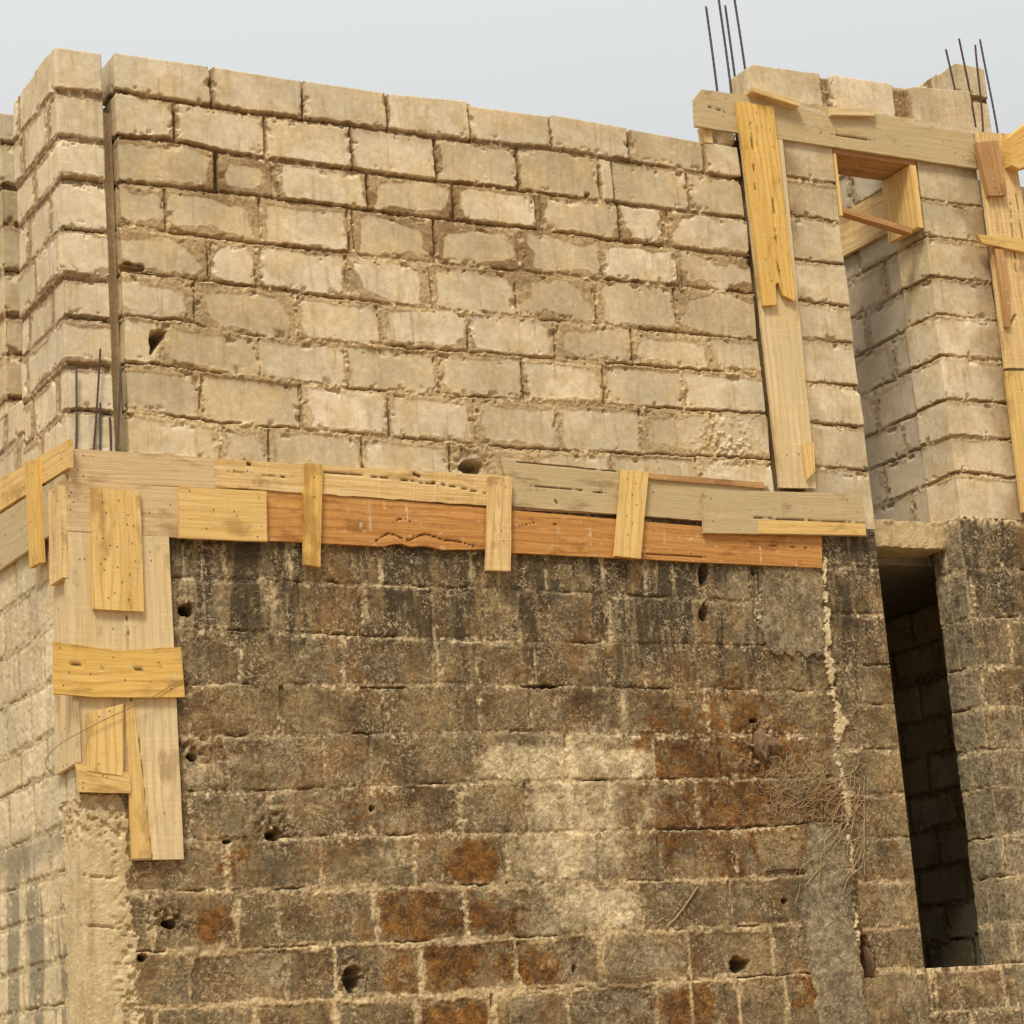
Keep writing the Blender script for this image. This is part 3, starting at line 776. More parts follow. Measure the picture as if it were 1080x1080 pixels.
def pat_low(U, X, Y, Z, S):
    px, py = project(X, Y, Z)
    tanm = ss(880, 960, py + 30 * (fbm(px * .02, py * .02, 71) - .5)) * .9
    bm = bond(U, Z, beds_l, heads_l, .010, .009)
    bs = bond(U, Z, level_beds(zside, 0, DS, .012, 12), heads_side, .016, .020)
    bj = bond(U, Z, level_beds(zjl, DS + 4, DS + 5.3, .014, 13), [[]] * 14, .011, .009)
    hm, r, mo, sl, cr = old_style(bm, U, Z, 41, tanm)
    hs, rs, mos, sls, crs = old_style(bs, U, Z, 43, tanm * 0, .005)
    hj, rj, moj, slj, crj = old_style(bj, U, Z, 45, tanm * .5)
    side = S == 0
    jam = px > np.interp(py, [560, 640, 700, 760, 850, 960, 1030], [866, 873, 877, 888, 897, 908, 915])
    h = np.where(side, hs, np.where(jam, hj, hm)); r = np.where(side, rs, np.where(jam, rj, r))
    mo = np.where(side, mos, np.where(jam, moj * .9, mo)); sl = np.where(side, sls, np.where(jam, slj, sl)); cr = np.where(side, crs, np.where(jam, crj, cr))
    rust, pale, slate, soot = stains(px, py)
    zone = ss(770, 900, px) * (1 - jam) * ss(640, 680, py)          # rubbly, joints lost
    mo = mo * (1 - .8 * zone)
    h = np.where(side, h, h + zone * .016 * (fbm(X * 38, Z * 38, 81) - .5) + zone * .01 * (fbm(X * 12, Z * 12, 82) - .5))
    # side wall: pale cement-washed above, streaked dark below the ledge
    # whole wall below beam is old; side face paler
    pale = np.where(side, .62 + .25 * (fbm(Y * 5, Z * 5, 84) - .5) - .35 * ss(870, 960, py) * ss(30, 0, px) - .2 * ss(840, 950, py), pale)
    rust = np.where(side, .0, rust); slate = np.where(side, .25, slate)
    soot = np.where(side, .0 + .95 * ss(880, 950, py) * ss(.42, .57, fbm(Y * 7, Z * 1.1, 85, 5) + .25 * (fbm(Y * 22, Z * 6, 129) - .5)) + .75 * np.exp(-((Z - zside[5] + .05 + .10 * (fbm(Y * 8, Z * 8, 127) - .5)) / .085) ** 2) + .25 * ss(.5, .7, fbm(Y * 9, Z * 2.2, 128, 4)), soot)
    mo = np.where(side, mo * .8, mo); sl = np.where(side, np.maximum(sl, mo * .75 * ss(.3, .55, fbm(Y * 6, Z * 6, 89))), sl)
    ho = np.where(side, 0, holes(px, py, HOL))
    # splintered slot in the jamb
    slot = np.where(side, 0, ss(-.2, .2, 1 - (np.abs(px - (911 + (py - 990) * .22)) / (3.5 + 3 * ss(990, 1015, py)) + .4 * (fbm(px * .2, py * .2, 86) - .5))) * (py > 986) * (py < 1031))
    ho = np.maximum(ho, slot)
    rimn = fbm(X * 40, Z * 40, 87)
    rim = np.zeros_like(px)
    for q in ((290, 870, 18, 18), (203, 790, 22, 14), (179, 970, 24, 14), (800, 790, 18, 22), (373, 1032, 14, 20)):
        rim = np.maximum(rim, np.exp(-(((px - q[0]) / q[2]) ** 2 + ((py - q[1]) / q[3]) ** 2)))
    h = h - np.where(side, 0, rim * .035 * ss(.35, .7, rimn))
    cr = np.maximum(cr, np.where(side, 0, rim * ss(.55, .75, fbm(X * 60, Z * 60, 88)) * .6))
    part = np.zeros(U.shape, np.int32)
    part[side] = 5
    # cast corner column
    col_r = [(840, 128), (870, 134), (905, 138), (920, 132), (960, 140), (1000, 146), (1040, 142), (1080, 150), (1400, 160)]
    col_l = [(840, 64), (900, 66), (1000, 69), (1080, 72), (1400, 80)]
    cc = ragged(px, py, col_l, col_r, 7, 90) & (Z < Z_of(100, 838)) & (X < .45) & (Y < .34)
    hc = .004 + .006 * (fbm((X - Y) * 14, Z * 14, 91) - .5) + .0025 * (fbm((X - Y) * 70, Z * 70, 92, 2) - .5)
    rub = ss(905, 860, py) + ss(112, 140, px + 30 * (fbm(px * .06, py * .06, 130) - .5))
    for yc in (924, 977):
        hc = hc - .016 * np.exp(-((py - yc - 5 * (fbm(px * .08, 0 * py + yc, 131) - .5) - (px - 100) * .06) / 1.3) ** 2) * ss(.38, .55, fbm(px * .12, 0 * py + yc, 132)) * (px > 86)
    hc = hc - .016 * np.clip(rub, 0, 1) * ss(.46, .66, fbm((X - Y) * 30, Z * 36, 93, 4))
    h = np.where(cc, hc, h); part[cc] = 1
    bh = fbm((X - Y) * 32, Z * 32, 94)
    # render patch under the beam, grey smear lower down, mortar squeeze line
    pt = ragged(px, py, [(585, 806), (640, 803), (660, 800), (692, 812), (700, 830)], [(585, 866), (700, 872)], 5, 95) & (py < 690 + 9 * (fbm(px * .13, 1 + 0 * px, 96) - .5) * 2) & (~side)
    h = np.where(pt, .010 + .004 * (fbm(X * 30, Z * 30, 97) - .5), h); part[pt] = 2
    gs = ragged(px, py, [(850, 862), (880, 852), (900, 850), (960, 846), (1000, 850), (1080, 866), (1400, 900)], [(850, 866), (880, 893), (960, 898), (1000, 905), (1080, 913), (1400, 960)], 6, 98) & (py > 868) & (~side)
    h = np.where(gs, .003 + .012 * (fbm(X * 30, Z * 30, 99) - .5), h); part[gs] = 3
    bl = [(590, 866.5), (640, 868), (690, 871), (740, 879), (800, 882), (850, 891), (900, 896), (930, 898), (990, 904), (1010, 912)]
    bw_ = np.interp(py, [590, 640, 700, 740, 780, 840, 900, 930, 985, 1010], [4, 5, 6, 9, 12, 8, 3, 9, 9, 2])
    bx = np.interp(py, [q[0] for q in bl], [q[1] for q in bl]) + 5 * (fbm(py * .06, 0 * py + 3, 100) - .5)
    wdt = bw_ * np.clip(2.4 * fbm(py * .055, 0 * px + 5, 116, 3) - .55, 0, 1.3)
    jl = 7 * (fbm(px * .22, py * .22, 101, 3) - .5); jr = 9 * (fbm(px * .2, py * .2, 102, 3) - .5)
    bd = (px + jl > bx) & (px + jr < bx + wdt) & (py > 588) & (py < 1012) & (~side)
    h = np.where(bd, .010 + .018 * (fbm(X * 36, Z * 36, 102) - .3), h)
    todo = set(map(tuple, np.argwhere(bd))); comps = []
    while todo:
        st = [todo.pop()]; cmp = list(st)
        while st:
            i, j_ = st.pop()
            for di in (-2, -1, 0, 1, 2):
                for dj in (-2, -1, 0, 1, 2):
                    q = (i + di, j_ + dj)
                    if q in todo: todo.remove(q); st.append(q); cmp.append(q)
        if len(cmp) > 25: comps.append(cmp)
    comps.sort(key=len, reverse=True)
    for kk, cmp in enumerate(comps[:8]):
        ii = np.array(cmp); part[ii[:, 0], ii[:, 1]] = 4 if kk == 0 else 5 + kk
    h = h - ho * .17
    for x, ya, yb, wd in ((193, 575, 655, 1.), (212, 578, 655, 1.), (236, 575, 612, 2.4), (305, 572, 612, 4.), (290, 620, 655, 4.5), (385, 615, 660, 3.5), (525, 590, 645, 1.1), (497, 585, 615, 2.5), (635, 585, 618, 1.6), (680, 592, 625, 2.2),
                          (709, 592, 630, 1.4), (642, 634, 678, 2.6), (732, 650, 680, 3.), (575, 600, 625, 1.5), (657, 725, 775, 3.), (600, 775, 835, 7.), (860, 900, 930, 2), (285, 832, 868, 3.2)):
        dd = np.exp(-((px - x - (py - ya) * .05 - 3 * (fbm(px * 0 + x, py * .05, 111) - .5)) / (wd * (.4 + 1.1 * fbm(py * .09, px * 0 + x, 112)))) ** 2) * ss(ya - 4, ya + 2, py) * ss(yb + 4, yb - 8, py)
        cr = np.where(side, cr, np.maximum(cr, dd * .6 * ss(.3, .55, fbm(px * .25, py * .2, 113))))
    h = np.where(S >= 2, 0, h)
    part[S >= 2] = 0
    g2 = (part == 2); g3 = (part == 3)
    slate = np.where(g2, .55, np.where(g3, .8, slate)); rust = np.where(g2, 0, np.where(g3, .22, rust)); pale = np.where(g2 | g3, .12, pale)
    soot = np.where(g2, .30, np.where(g3, .12, soot)); mo = np.where(g2 | g3, 0, mo); sl = np.where(g2 | g3, 0, sl); cr = np.where(g2 | g3, cr * .2, cr)
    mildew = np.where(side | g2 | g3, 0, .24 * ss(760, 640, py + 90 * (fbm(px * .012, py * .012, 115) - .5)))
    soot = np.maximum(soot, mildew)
    A = np.stack([r, np.clip(mo, 0, 1), np.clip(np.maximum(soot, sl * .9), 0, 1), np.clip(cr, 0, 1)], -1)
    B = np.stack([rust, pale, slate, tanm], -1)
    return h, A, B, part


lvl = np.concatenate([[GROUND + .02, -4.2, -3.6, -3.2], np.arange(-3.0, -.2, FINE)])
wall_shell(['weathered_wall', 'corner_column', 'plaster_patch', 'cement_smear', 'mortar_seam', 'side_wall'] + ['mortar_seam'] * 7, ['old', 'cream', 'old', 'old', 'bead', 'side'] + ['bead'] * 7, house,
           [(0, DS, .009), (0, 0, FINE), (4.975, 0, .05), (4.975, .225, .3), (.225, .225, .3), (.225, DS, .3)], lvl, lambda X, Y: -.2 + 0 * X, pat_low,
           ['dark stained old block wall of the lower storey', None, None, None, None, 'pale cement-washed side wall with dark streaks near the bottom'] + [None] * 7)

# right-hand part of the lower storey
zjr = [float(at(1060, y)[2]) for y in (602, 653, 704, 746, 791, 830, 882, 925, 974, 1018, 1068)]


def pat_lowr(U, X, Y, Z, S):
    px, py = project(X, Y, Z)
    hd = [[.3 + q for q in ([.02, .52, 1.0] if i % 2 else [.28, .78])] for i in range(14)]
    b = bond(U, Z, level_beds(zjr, 0, 3, .02, 15), hd, .012, .009)
    h, r, mo, sl, cr = old_style(b, U, Z, 47, .3 + 0 * U, .004)
    rust, pale, slate, soot = stains(px, py)
    topc = ss(-.22, -.12, Z + .1 * (fbm(U * 8, Z * 8, 103) - .5))
    rev = S == 0
    slate = np.maximum(slate, np.where(rev, .85, 0)); pale = np.maximum(np.maximum(pale, topc * .5), np.where(rev, .3, 0))
    soot = np.where(rev, soot * .15, soot)
    lump = fbm(U * 40, Z * 40, 104)
    for uc in (.285, .125):
        cr = np.maximum(cr, .55 * np.exp(-((U - uc - .02 * (fbm(Z * 7, U * 0 + uc, 133) - .5)) / .009) ** 2) * ss(.35, .6, fbm(Z * 9, U * 20, 134)))
    cr = np.maximum(cr, ss(-.15, -.09, Z) * ss(.35, .6, lump)); h = h + ss(-.16, -.09, Z) * .02 * (lump - .4)
    h = h + (~rev) * .008 * (fbm(U * 12, Z * 12, 105) - .5)
    h = np.where(S >= 2, 0, h)
    A = np.stack([r, np.clip(mo, 0, 1), np.clip(np.maximum(soot, sl * .9), 0, 1), np.clip(cr, 0, 1)], -1)
    return h, A, np.stack([rust, pale, slate, .35 + 0 * U], -1), np.zeros(U.shape, np.int32)


wall_shell(['weathered_jamb'], ['old_dark'], house, [(5.645, .3, .008), (5.645, 0, FINE), (7.4, 0, .4), (7.4, .3, .4)],
           np.concatenate([[GROUND + .02, -3.8, -3.2], np.arange(-3.0, -.085, FINE)]), lambda X, Y: -.085 + .02 * (fbm(X * 12, Y * 12, 106) - .5), pat_lowr,
           ['stained block jamb right of the dark lower opening'])


def pat_sill(U, X, Y, Z, S):
    px, py = project(X, Y, Z)
    b = bond(U, Z, [([0, 3], [-3.04, -3.04])], [[X_of(985, 1045) - 4.975, X_of(1062, 1040) - 4.975 - .02], [.3]], .011, .009)
    h, r, mo, sl, cr = old_style(b, U, Z, 49, .6 + 0 * U)
    lump = fbm(U * 40, Z * 40, 107)
    cr = np.maximum(cr, ss(-2.83, -2.80, Z) * ss(.4, .6, lump))
    h = np.where(S > 0, 0, h)
    A = np.stack([r, mo, sl * .9, cr], -1)
    return h, A, np.stack([.1 + 0 * U, .33 + 0 * U, .1 + 0 * U, .6 + 0 * U], -1), np.zeros(U.shape, np.int32)


wall_shell(['sill_course'], ['old'], house, [(4.978, .002, FINE), (5.642, .002, .3), (5.642, .225, .3), (4.978, .225, .3)],
           np.concatenate([[GROUND + .02, -3.6], np.arange(-3.2, -2.785, FINE)]), lambda X, Y: -2.785 + .012 * (fbm(X * 14, Y, 108) - .5), pat_sill)


# concrete lintel over the dark opening, slab, hidden walls
def lump_box(name, lo, hi, mat, parent, step=.01, amp=.012, label=None, seed=0):
    x0, y0, z0 = lo; x1, y1, z1 = hi

    def pat(U, X, Y, Z, S):
        n = fbm(U * 30, Z * 30, seed + 200)
        edge = np.maximum(ss(.03, .0, z1 - Z), ss(.02, 0, Z - z0))
        h = amp * (n - .5) * (.5 + 2.2 * edge)
        h = np.where(S > 0, 0, h)
        z = np.zeros(U.shape + (4,)); return h, z, z.copy(), np.zeros(U.shape, np.int32)
    o = wall_shell([name], [mat], parent, [(x0, y0, step), (x1, y0, .2), (x1, y1, .2), (x0, y1, .2)], np.arange(z0, z1 + .0001, (z1 - z0) / max(2, round((z1 - z0) / step))),
                   lambda X, Y: z1 + .03 * (fbm(X * 11, Y * 3, seed + 210) - .5), pat, [label])
    return o[0]


def box(name, lo, hi, mat, parent=None, jit=0.):
    x0, y0, z0 = lo; x1, y1, z1 = hi
    V = [(x, y, z) for z in (z0, z1) for x, y in ((x0, y0), (x1, y0), (x1, y1), (x0, y1))]
    me = raw_mesh(name, V, [(3, 2, 1, 0), (4, 5, 6, 7), (0, 1, 5, 4), (1, 2, 6, 5), (2, 3, 7, 6), (3, 0, 4, 7)], smooth=False)
    me.materials.append(M[mat])
    return link(bpy.data.objects.new(name, me), parent)


lz0 = float(at(950, 577, 'Y', .16)[2]); lz1 = float(at(950, 549, 'Y', .16)[2])
lump_box('lintel', (4.978, .16, lz0), (5.652, .42, lz1), 'lintel', house, .006, .016, 'rough cream concrete lintel over the dark lower opening', 3)
box('floor_slab', (.23, .23, -.30), (4.97, 3.9, -.14), 'slab', house)
box('floor_slab', (4.97, .43, -.30), (7.4, 3.9, -.14), 'slab', house)
box('end_wall', (7.41, .0, GROUND + .05), (7.6, 3.9, -.15), 'slab', house)
box('back_wall', (-.0, 3.905, GROUND + .05), (7.4, 4.1, 2.3), 'slab', house)
box('column_back', (4.275, .07, -.19), (4.495, .30, 2.24), 'brownfill', house)
box('column_back', (.246, .085, -.19), (.318, .22, 1.86), 'lightfill', house)  # added strip, coloured pale to mimic light coming through the open gap
box('column_back', (.03, .735, -.19), (.2, .80, 1.85), 'slab', house)
box('column_back', (6.16, .24, -.08), (7.4, .30, 2.30), 'slab', house)

# ------------------------------------------------------------------ timber
_seed = [0]
_nail = None


def nail_mesh():
    V = []; Fc = []
    n = 7
    for k, (r, d) in enumerate(((.0042, 0), (.0042, .003), (.0015, .003), (.0012, -.018))):
        for i in range(n):
            a = 2 * math.pi * i / n; V.append((r * math.cos(a), d, r * math.sin(a)))
    # head: verts 0..6 outer back, 7..13 front
    V = [(.0033 * math.cos(2 * math.pi * i / n), -.0025 * k, .0033 * math.sin(2 * math.pi * i / n)) for k in (0, 1) for i in range(n)]
    V += [(.0016 * math.cos(2 * math.pi * i / n), .018 * k, .0016 * math.sin(2 * math.pi * i / n)) for k in (0, 1) for i in range(n)]
    for base in (0, 14):
        for i in range(n): Fc.append((base + i, base + (i + 1) % n, base + 7 + (i + 1) % n, base + 7 + i))
    Fc.append(tuple(range(7, 14))); Fc.append(tuple(range(13, 6, -1))[::-1]); Fc = Fc[:-1]
    Fc.append(tuple(range(6, -1, -1))); Fc.append(tuple(range(21, 28)))
    me = raw_mesh('nail', V, Fc, smooth=False); me.materials.append(M['nail'])
    return me


def plank(name, label, corners, plane, mat, t=.025, grain=None, cat='plank', group=None, bow=0., prof=None, nails=0, rough=.0016, step=.018, twist=0., nailpts=None, warp=0., cracks=(), runs=()):
    """corners: survey pixels tl,tr,br,bl of the outer face, lying on plane ('Y', v) or ('X', v)"""
    _seed[0] += 1; sd = _seed[0]
    ax, v = plane
    c = [at(q[0], q[1], ax, v) for q in corners]
    tl, tr, br, bl = c
    w = .5 * (np.linalg.norm(tr - tl) + np.linalg.norm(br - bl)); hgt = .5 * (np.linalg.norm(bl - tl) + np.linalg.norm(br - tr))
    if grain is None: grain = 'h' if w > hgt else 'v'
    ns = max(6, int(w / step)); nt = max(6, int(hgt / step))
    s = np.linspace(0, 1, ns + 1); q = np.linspace(0, 1, nt + 1)
    Sg, Tg = np.meshgrid(s, q, indexing='ij')
    es = (tr - tl) / np.linalg.norm(tr - tl); et = (bl - tl) / np.linalg.norm(bl - tl)
    inn = np.array([0, 1, 0.]) if ax == 'Y' else np.array([1., 0, 0])
    P = (tl * ((1 - Sg) * (1 - Tg))[..., None] + tr * (Sg * (1 - Tg))[..., None] + br * (Sg * Tg)[..., None] + bl * ((1 - Sg) * Tg)[..., None])
    prof = prof or {}
    def pf(k, x):
        o = rough * 2 * (fbm(x * max(w, hgt) * 14, 0 * x + sd, sd + ord(k), 3) - .5)
        if k in prof: o = o + np.interp(x, [a for a, _ in prof[k]], [b for _, b in prof[k]])
        return o
    # edge offsets fade inward
    fade_n = .45
    lt = np.clip(1 - Sg / fade_n, 0, 1); rt = np.clip(1 - (1 - Sg) / fade_n, 0, 1)
    tp = np.clip(1 - Tg / fade_n, 0, 1); bt = np.clip(1 - (1 - Tg) / fade_n, 0, 1)
    P = P - es * (pf('l', Tg) * lt)[..., None] + es * (pf('r', Tg) * rt)[..., None] - et * (pf('t', Sg) * tp)[..., None] + et * (pf('b', Sg) * bt)[..., None]
    lng = Sg if grain == 'h' else Tg; acr = Tg if grain == 'h' else Sg
    off = bow * 4 * lng * (1 - lng) + .003 * (fbm(lng * 3 + sd, acr * 1.5, sd) - .5) + warp * (acr - .5) ** 2 * 4 + twist * (lng - .5) * (acr - .5)
    Fp = P + inn * off[..., None]; Bp = Fp + inn * t
    n = (ns + 1) * (nt + 1); I = np.arange(n).reshape(ns + 1, nt + 1)
    Qf = np.stack([I[:-1, :-1], I[:-1, 1:], I[1:, 1:], I[1:, :-1]], -1).reshape(-1, 4)
    Qb = Qf[:, ::-1] + n
    ring = np.concatenate([I[0, :], I[1:, -1], I[-1, -2::-1], I[-2:0:-1, 0]])
    r2 = np.roll(ring, -1)
    Qs = np.stack([ring, ring + n, r2 + n, r2], -1)
    V = np.concatenate([Fp.reshape(-1, 3), Bp.reshape(-1, 3)])
    ctr = V.mean(0)
    L = (lng * (w if grain == 'h' else hgt)).ravel(); Ac = (acr * (hgt if grain == 'h' else w)).ravel()
    W = np.stack([np.concatenate([L, L]) + sd * 3.7, np.concatenate([Ac, Ac + t]) + sd * 1.3, np.concatenate([0 * L, 0 * L + t]) + sd * 5.1, np.ones(2 * n)], -1)
    Q = np.concatenate([Qf, Qs, Qb])
    if ax == 'X': pass
    def stroke(L_, amp):
        o_ = np.zeros(len(V)); X_ = V @ es; Y_ = V @ et
        for wd, pl in L_:
            q_ = [at(a_, b_, ax, v) for a_, b_ in pl]
            for a_, b_ in zip(q_[:-1], q_[1:]):
                x0, y0, x1, y1 = a_ @ es, a_ @ et, b_ @ es, b_ @ et
                dx, dy = x1 - x0, y1 - y0; tt_ = np.clip(((X_ - x0) * dx + (Y_ - y0) * dy) / (dx * dx + dy * dy + 1e-9), 0, 1)
                d_ = np.hypot(X_ - x0 - tt_ * dx, Y_ - y0 - tt_ * dy) + amp * (fbm(X_ * 40, Y_ * 40, sd, 2) - .5)
                o_ = np.maximum(o_, 1 - ss(wd * .5, wd, d_))
        o_[n:] = 0
        return o_
    ck = stroke(cracks, .006); rn_ = stroke(runs, .012)
    V = V + inn * (ck * .012)[:, None]
    me = quad_mesh(name, V - ctr, Q, (), {'W': W, 'K': np.stack([ck, rn_, 0 * ck, 0 * ck + 1], -1)}, smooth=False)
    inr = np.zeros(len(V), bool); inr[ring] = True
    ev = np.zeros(len(me.edges) * 2, np.int32); me.edges.foreach_get('vertices', ev); ev = ev.reshape(-1, 2)
    me.edges.foreach_set('use_edge_sharp', (inr[ev[:, 0]] & inr[ev[:, 1]]))
    me.polygons.foreach_set('use_smooth', np.concatenate([np.ones(len(Qf), bool), np.zeros(len(Qs) + len(Qb), bool)]))
    me.materials.append(M[mat])
    o = bpy.data.objects.new(name, me); o.location = ctr; COL.objects.link(o)
    tag(o, label, cat, group)
    global _nail
    if _nail is None: _nail = nail_mesh()
    rn = random.Random(sd)
    pts = list(nailpts or [])
    for _ in range(nails):
        if grain == 'h': pts.append((rn.choice([rn.uniform(.03, .1), rn.uniform(.9, .97), rn.uniform(.1, .9)]), rn.uniform(.15, .85)))
        else: pts.append((rn.uniform(.15, .85), rn.choice([rn.uniform(.03, .15), rn.uniform(.85, .97), rn.uniform(.1, .9)])))
    for (a, b_) in pts:
        i = min(ns, max(0, int(round(a * ns)))); j = min(nt, max(0, int(round(b_ * nt))))
        k = bpy.data.objects.new('nail', _nail); COL.objects.link(k); k.parent = o
        k.location = tuple(Fp[i, j] - ctr + np.array([rn.uniform(-.006, .006), 0, rn.uniform(-.006, .006)]) * (1 if ax == 'Y' else 0))
        k.rotation_euler = (rn.uniform(-.3, .3), 0, (math.pi / 2 if False else 0) + (-math.pi / 2 if ax == 'X' else 0) + rn.uniform(-.3, .3))
    return o


GF = 'formwork boards along the ring beam'
GC = 'cleats nailed across the formwork boards'
Y1, Y2, Y3 = -.027, -.054, -.080
# --- beam formwork on the facade
plank('formwork_board', 'grey-brown top formwork board starting at the left corner of the facade', [(73, 473), (227, 483), (330, 516), (74, 508)], ('Y', Y1), 'brown_board', group=GF, nails=7,
      prof={'b': [(0, 0), (.6, .01), (1, .0)]})
plank('formwork_board', 'rough-sawn yellow top formwork board crossing behind the two left cleats', [(227, 484), (538, 502), (538, 535), (227, 513)], ('Y', Y1 - .004), 'pine_rough', group=GF, nails=5, rough=.005, step=.008, cracks=[(.011, [(262, 489), (264, 490)]), (.012, [(437, 500), (442, 502)]), (.0035, [(330, 497), (400, 503), (470, 512)]), (.003, [(240, 498), (300, 503)]), (.003, [(450, 507), (512, 520)])])
plank('formwork_board', 'long weathered grey top formwork board right of the second front cleat', [(528, 484), (812, 512), (745, 549), (541, 534)], ('Y', Y1 + .001), 'grey_board', group=GF, nails=4, rough=.003, step=.009, cracks=[(.004, [(545, 487), (600, 492), (650, 497)]), (.003, [(560, 512), (640, 520)]), (.007, [(586, 528), (588, 531)])])
plank('batten', 'thin reddish strip lying along the top of the long grey board', [(683, 499), (806, 509), (806, 515), (683, 505)], ('Y', Y1 - .012), 'red_board', t=.02, cat='batten')
plank('formwork_board', 'short grey-brown lower formwork board at the left corner, half hidden by nailed boards', [(64, 507), (191, 514), (191, 567), (66, 559)], ('Y', Y1 - .0022), 'brown_board', group=GF, nails=6)
plank('formwork_board', 'long red-orange lower formwork board with a split and damaged lower edge', [(281, 516), (867, 566), (867, 599), (281, 570)], ('Y', Y1 + .003), 'orange_board', group=GF, nails=3, step=.0065, cracks=[(.0034, [(396, 571), (402, 567), (409, 563), (416, 564), (424, 568), (432, 570), (440, 566), (449, 563), (458, 566), (470, 570), (484, 571), (500, 576)]), (.0022, [(414, 551), (420, 548), (426, 547), (433, 550)]), (.0026, [(660, 583), (700, 585), (745, 588)]), (.0022, [(812, 575), (858, 578)]), (.0022, [(548, 555), (565, 551), (588, 553)])], runs=[(.010, [(389, 526), (391, 560)]), (.006, [(428, 530), (430, 548)]), (.006, [(801, 572), (803, 594)]), (.005, [(622, 556), (623, 574)]), (.005, [(700, 560), (701, 574)]), (.006, [(405, 527), (406, 536)])],
      prof={'b': [(0, 0), (.19, 0), (.205, -.015), (.22, -.02), (.235, -.005), (.26, -.012), (.29, .003), (.34, -.006), (.36, -.012), (.38, 0), (1, 0)]})
plank('formwork_board', 'wide grey board with a cracked yellow lower strip at the right end of the beam', [(743, 517), (909, 520), (914, 565), (743, 562)], ('Y', Y2), 'grey_board', group=GF, nails=4, rough=.002, step=.008, cracks=[(.004, [(795, 546), (850, 549), (914, 552)])])
plank('batten', 'yellow split strip along the lower edge of the wide grey board', [(800, 548), (912.5, 552), (913.5, 564.5), (800, 562.5)], ('Y', Y2 - .004), 'pine', t=.02, cat='batten')
plank('nailed_board', 'short clean yellow board between the corner boards and the orange board', [(189, 513), (281, 518), (282, 571), (190, 567)], ('Y', Y2), 'pine', cat='board', nailpts=[(.1, .1), (.93, .12), (.4, .45), (.6, .4), (.65, .5), (.88, .95), (.3, .8)])
plank('cleat', 'narrow yellow cleat over the rough-sawn board, first front cleat from the left', [(323, 488), (340, 490), (338, 598), (321, 595)], ('Y', Y3 + .022), 'pine_deep', t=.03, cat='cleat', group=GC, nailpts=[(.5, .15), (.5, .35)], prof={'l': [(0, 0), (.25, 0), (.3, .01), (.5, .006), (.6, 0), (1, 0)]})
plank('cleat', 'wider rough yellow cleat on the front, between the rough-sawn board and the grey board', [(517, 502), (540, 504), (538.5, 602), (513.5, 601)], ('Y', Y3 + .016), 'pine_rough', t=.03, cat='cleat', group=GC, nailpts=[(.3, .08), (.7, .12), (.6, .6), (.7, .7)], rough=.003)
plank('cleat', 'leaning yellow cleat nailed over the middle of the long grey board', [(657, 495), (684, 498), (676, 589), (649, 586)], ('Y', Y3 + .02), 'pine', t=.025, cat='cleat', group=GC, nailpts=[(.25, .1), (.6, .15), (.4, .3), (.7, .4), (.3, .55), (.6, .6), (.5, .75)])
# --- corner column formwork
GB = 'boards boxing the corner column'
plank('column_board', 'wide pale upright board boxing the left of the corner column', [(66, 559), (128, 562), (138, 836), (83, 834)], ('Y', Y1), 'pale_board', grain='v', group=GB, nails=8)
plank('column_board', 'long pale saw-marked upright board hanging lowest on the corner column', [(127, 563), (178, 566), (194, 906), (140, 907)], ('Y', Y1 - .003), 'pale_board', grain='v', group=GB, nails=6, rough=.0012, step=.008, cracks=[(.004, [(146, 775), (151, 825), (157, 880), (160, 906)]), (.0025, [(134, 650), (139, 740)])])
plank('batten', 'slim dark-grained strip along the left edge of the lowest column board', [(132, 740), (141, 740), (160, 905), (139.5, 905.5)], ('Y', Y1 - .008), 'pine', t=.02, cat='batten', grain='v')
plank('nailed_board', 'upright yellow board peppered with nail marks at the top of the corner column', [(97, 514), (148, 518), (152, 645), (99, 642)], ('Y', Y2), 'pine', cat='board', grain='v',
      nailpts=[(.2, .12), (.3, .2), (.55, .1), (.75, .22), (.7, .3), (.85, .28), (.2, .42), (.35, .48), (.5, .47), (.8, .45), (.88, .6), (.15, .62), (.22, .6), (.2, .68), (.5, .66), (.6, .75), (.75, .72), (.45, .85), (.7, .9), (.25, .9)])
plank('nailed_board', 'bowed orange-yellow crosswise board strapped round the corner column', [(57, 678), (191, 682), (195, 735), (57, 731)], ('Y', Y2 - .004), 'pine_deep', cat='board', cracks=[(.0025, [(75, 700), (130, 707), (185, 702)])], nailpts=[(.05, .1), (.1, .6), (.28, .6), (.45, .15), (.55, .7), (.8, .3), (.9, .85), (.07, .85)], prof={'t': [(0, .006), (.5, -.03), (1, .0)], 'b': [(0, 0), (.3, .014), (.6, .01), (1, 0)]}, step=.014)
plank('nailed_board', 'small pale upright board under the crosswise board', [(92, 752), (130, 742), (130, 818), (92, 813)], ('Y', Y2 + .006), 'pine', cat='board', grain='v', nails=3, t=.02)
plank('nailed_board', 'short low crosswise board at the foot of the corner column boards', [(80, 803), (137, 815), (138, 836.5), (84, 835)], ('Y', Y2 + .010), 'pine', cat='board', nails=4, t=.018)
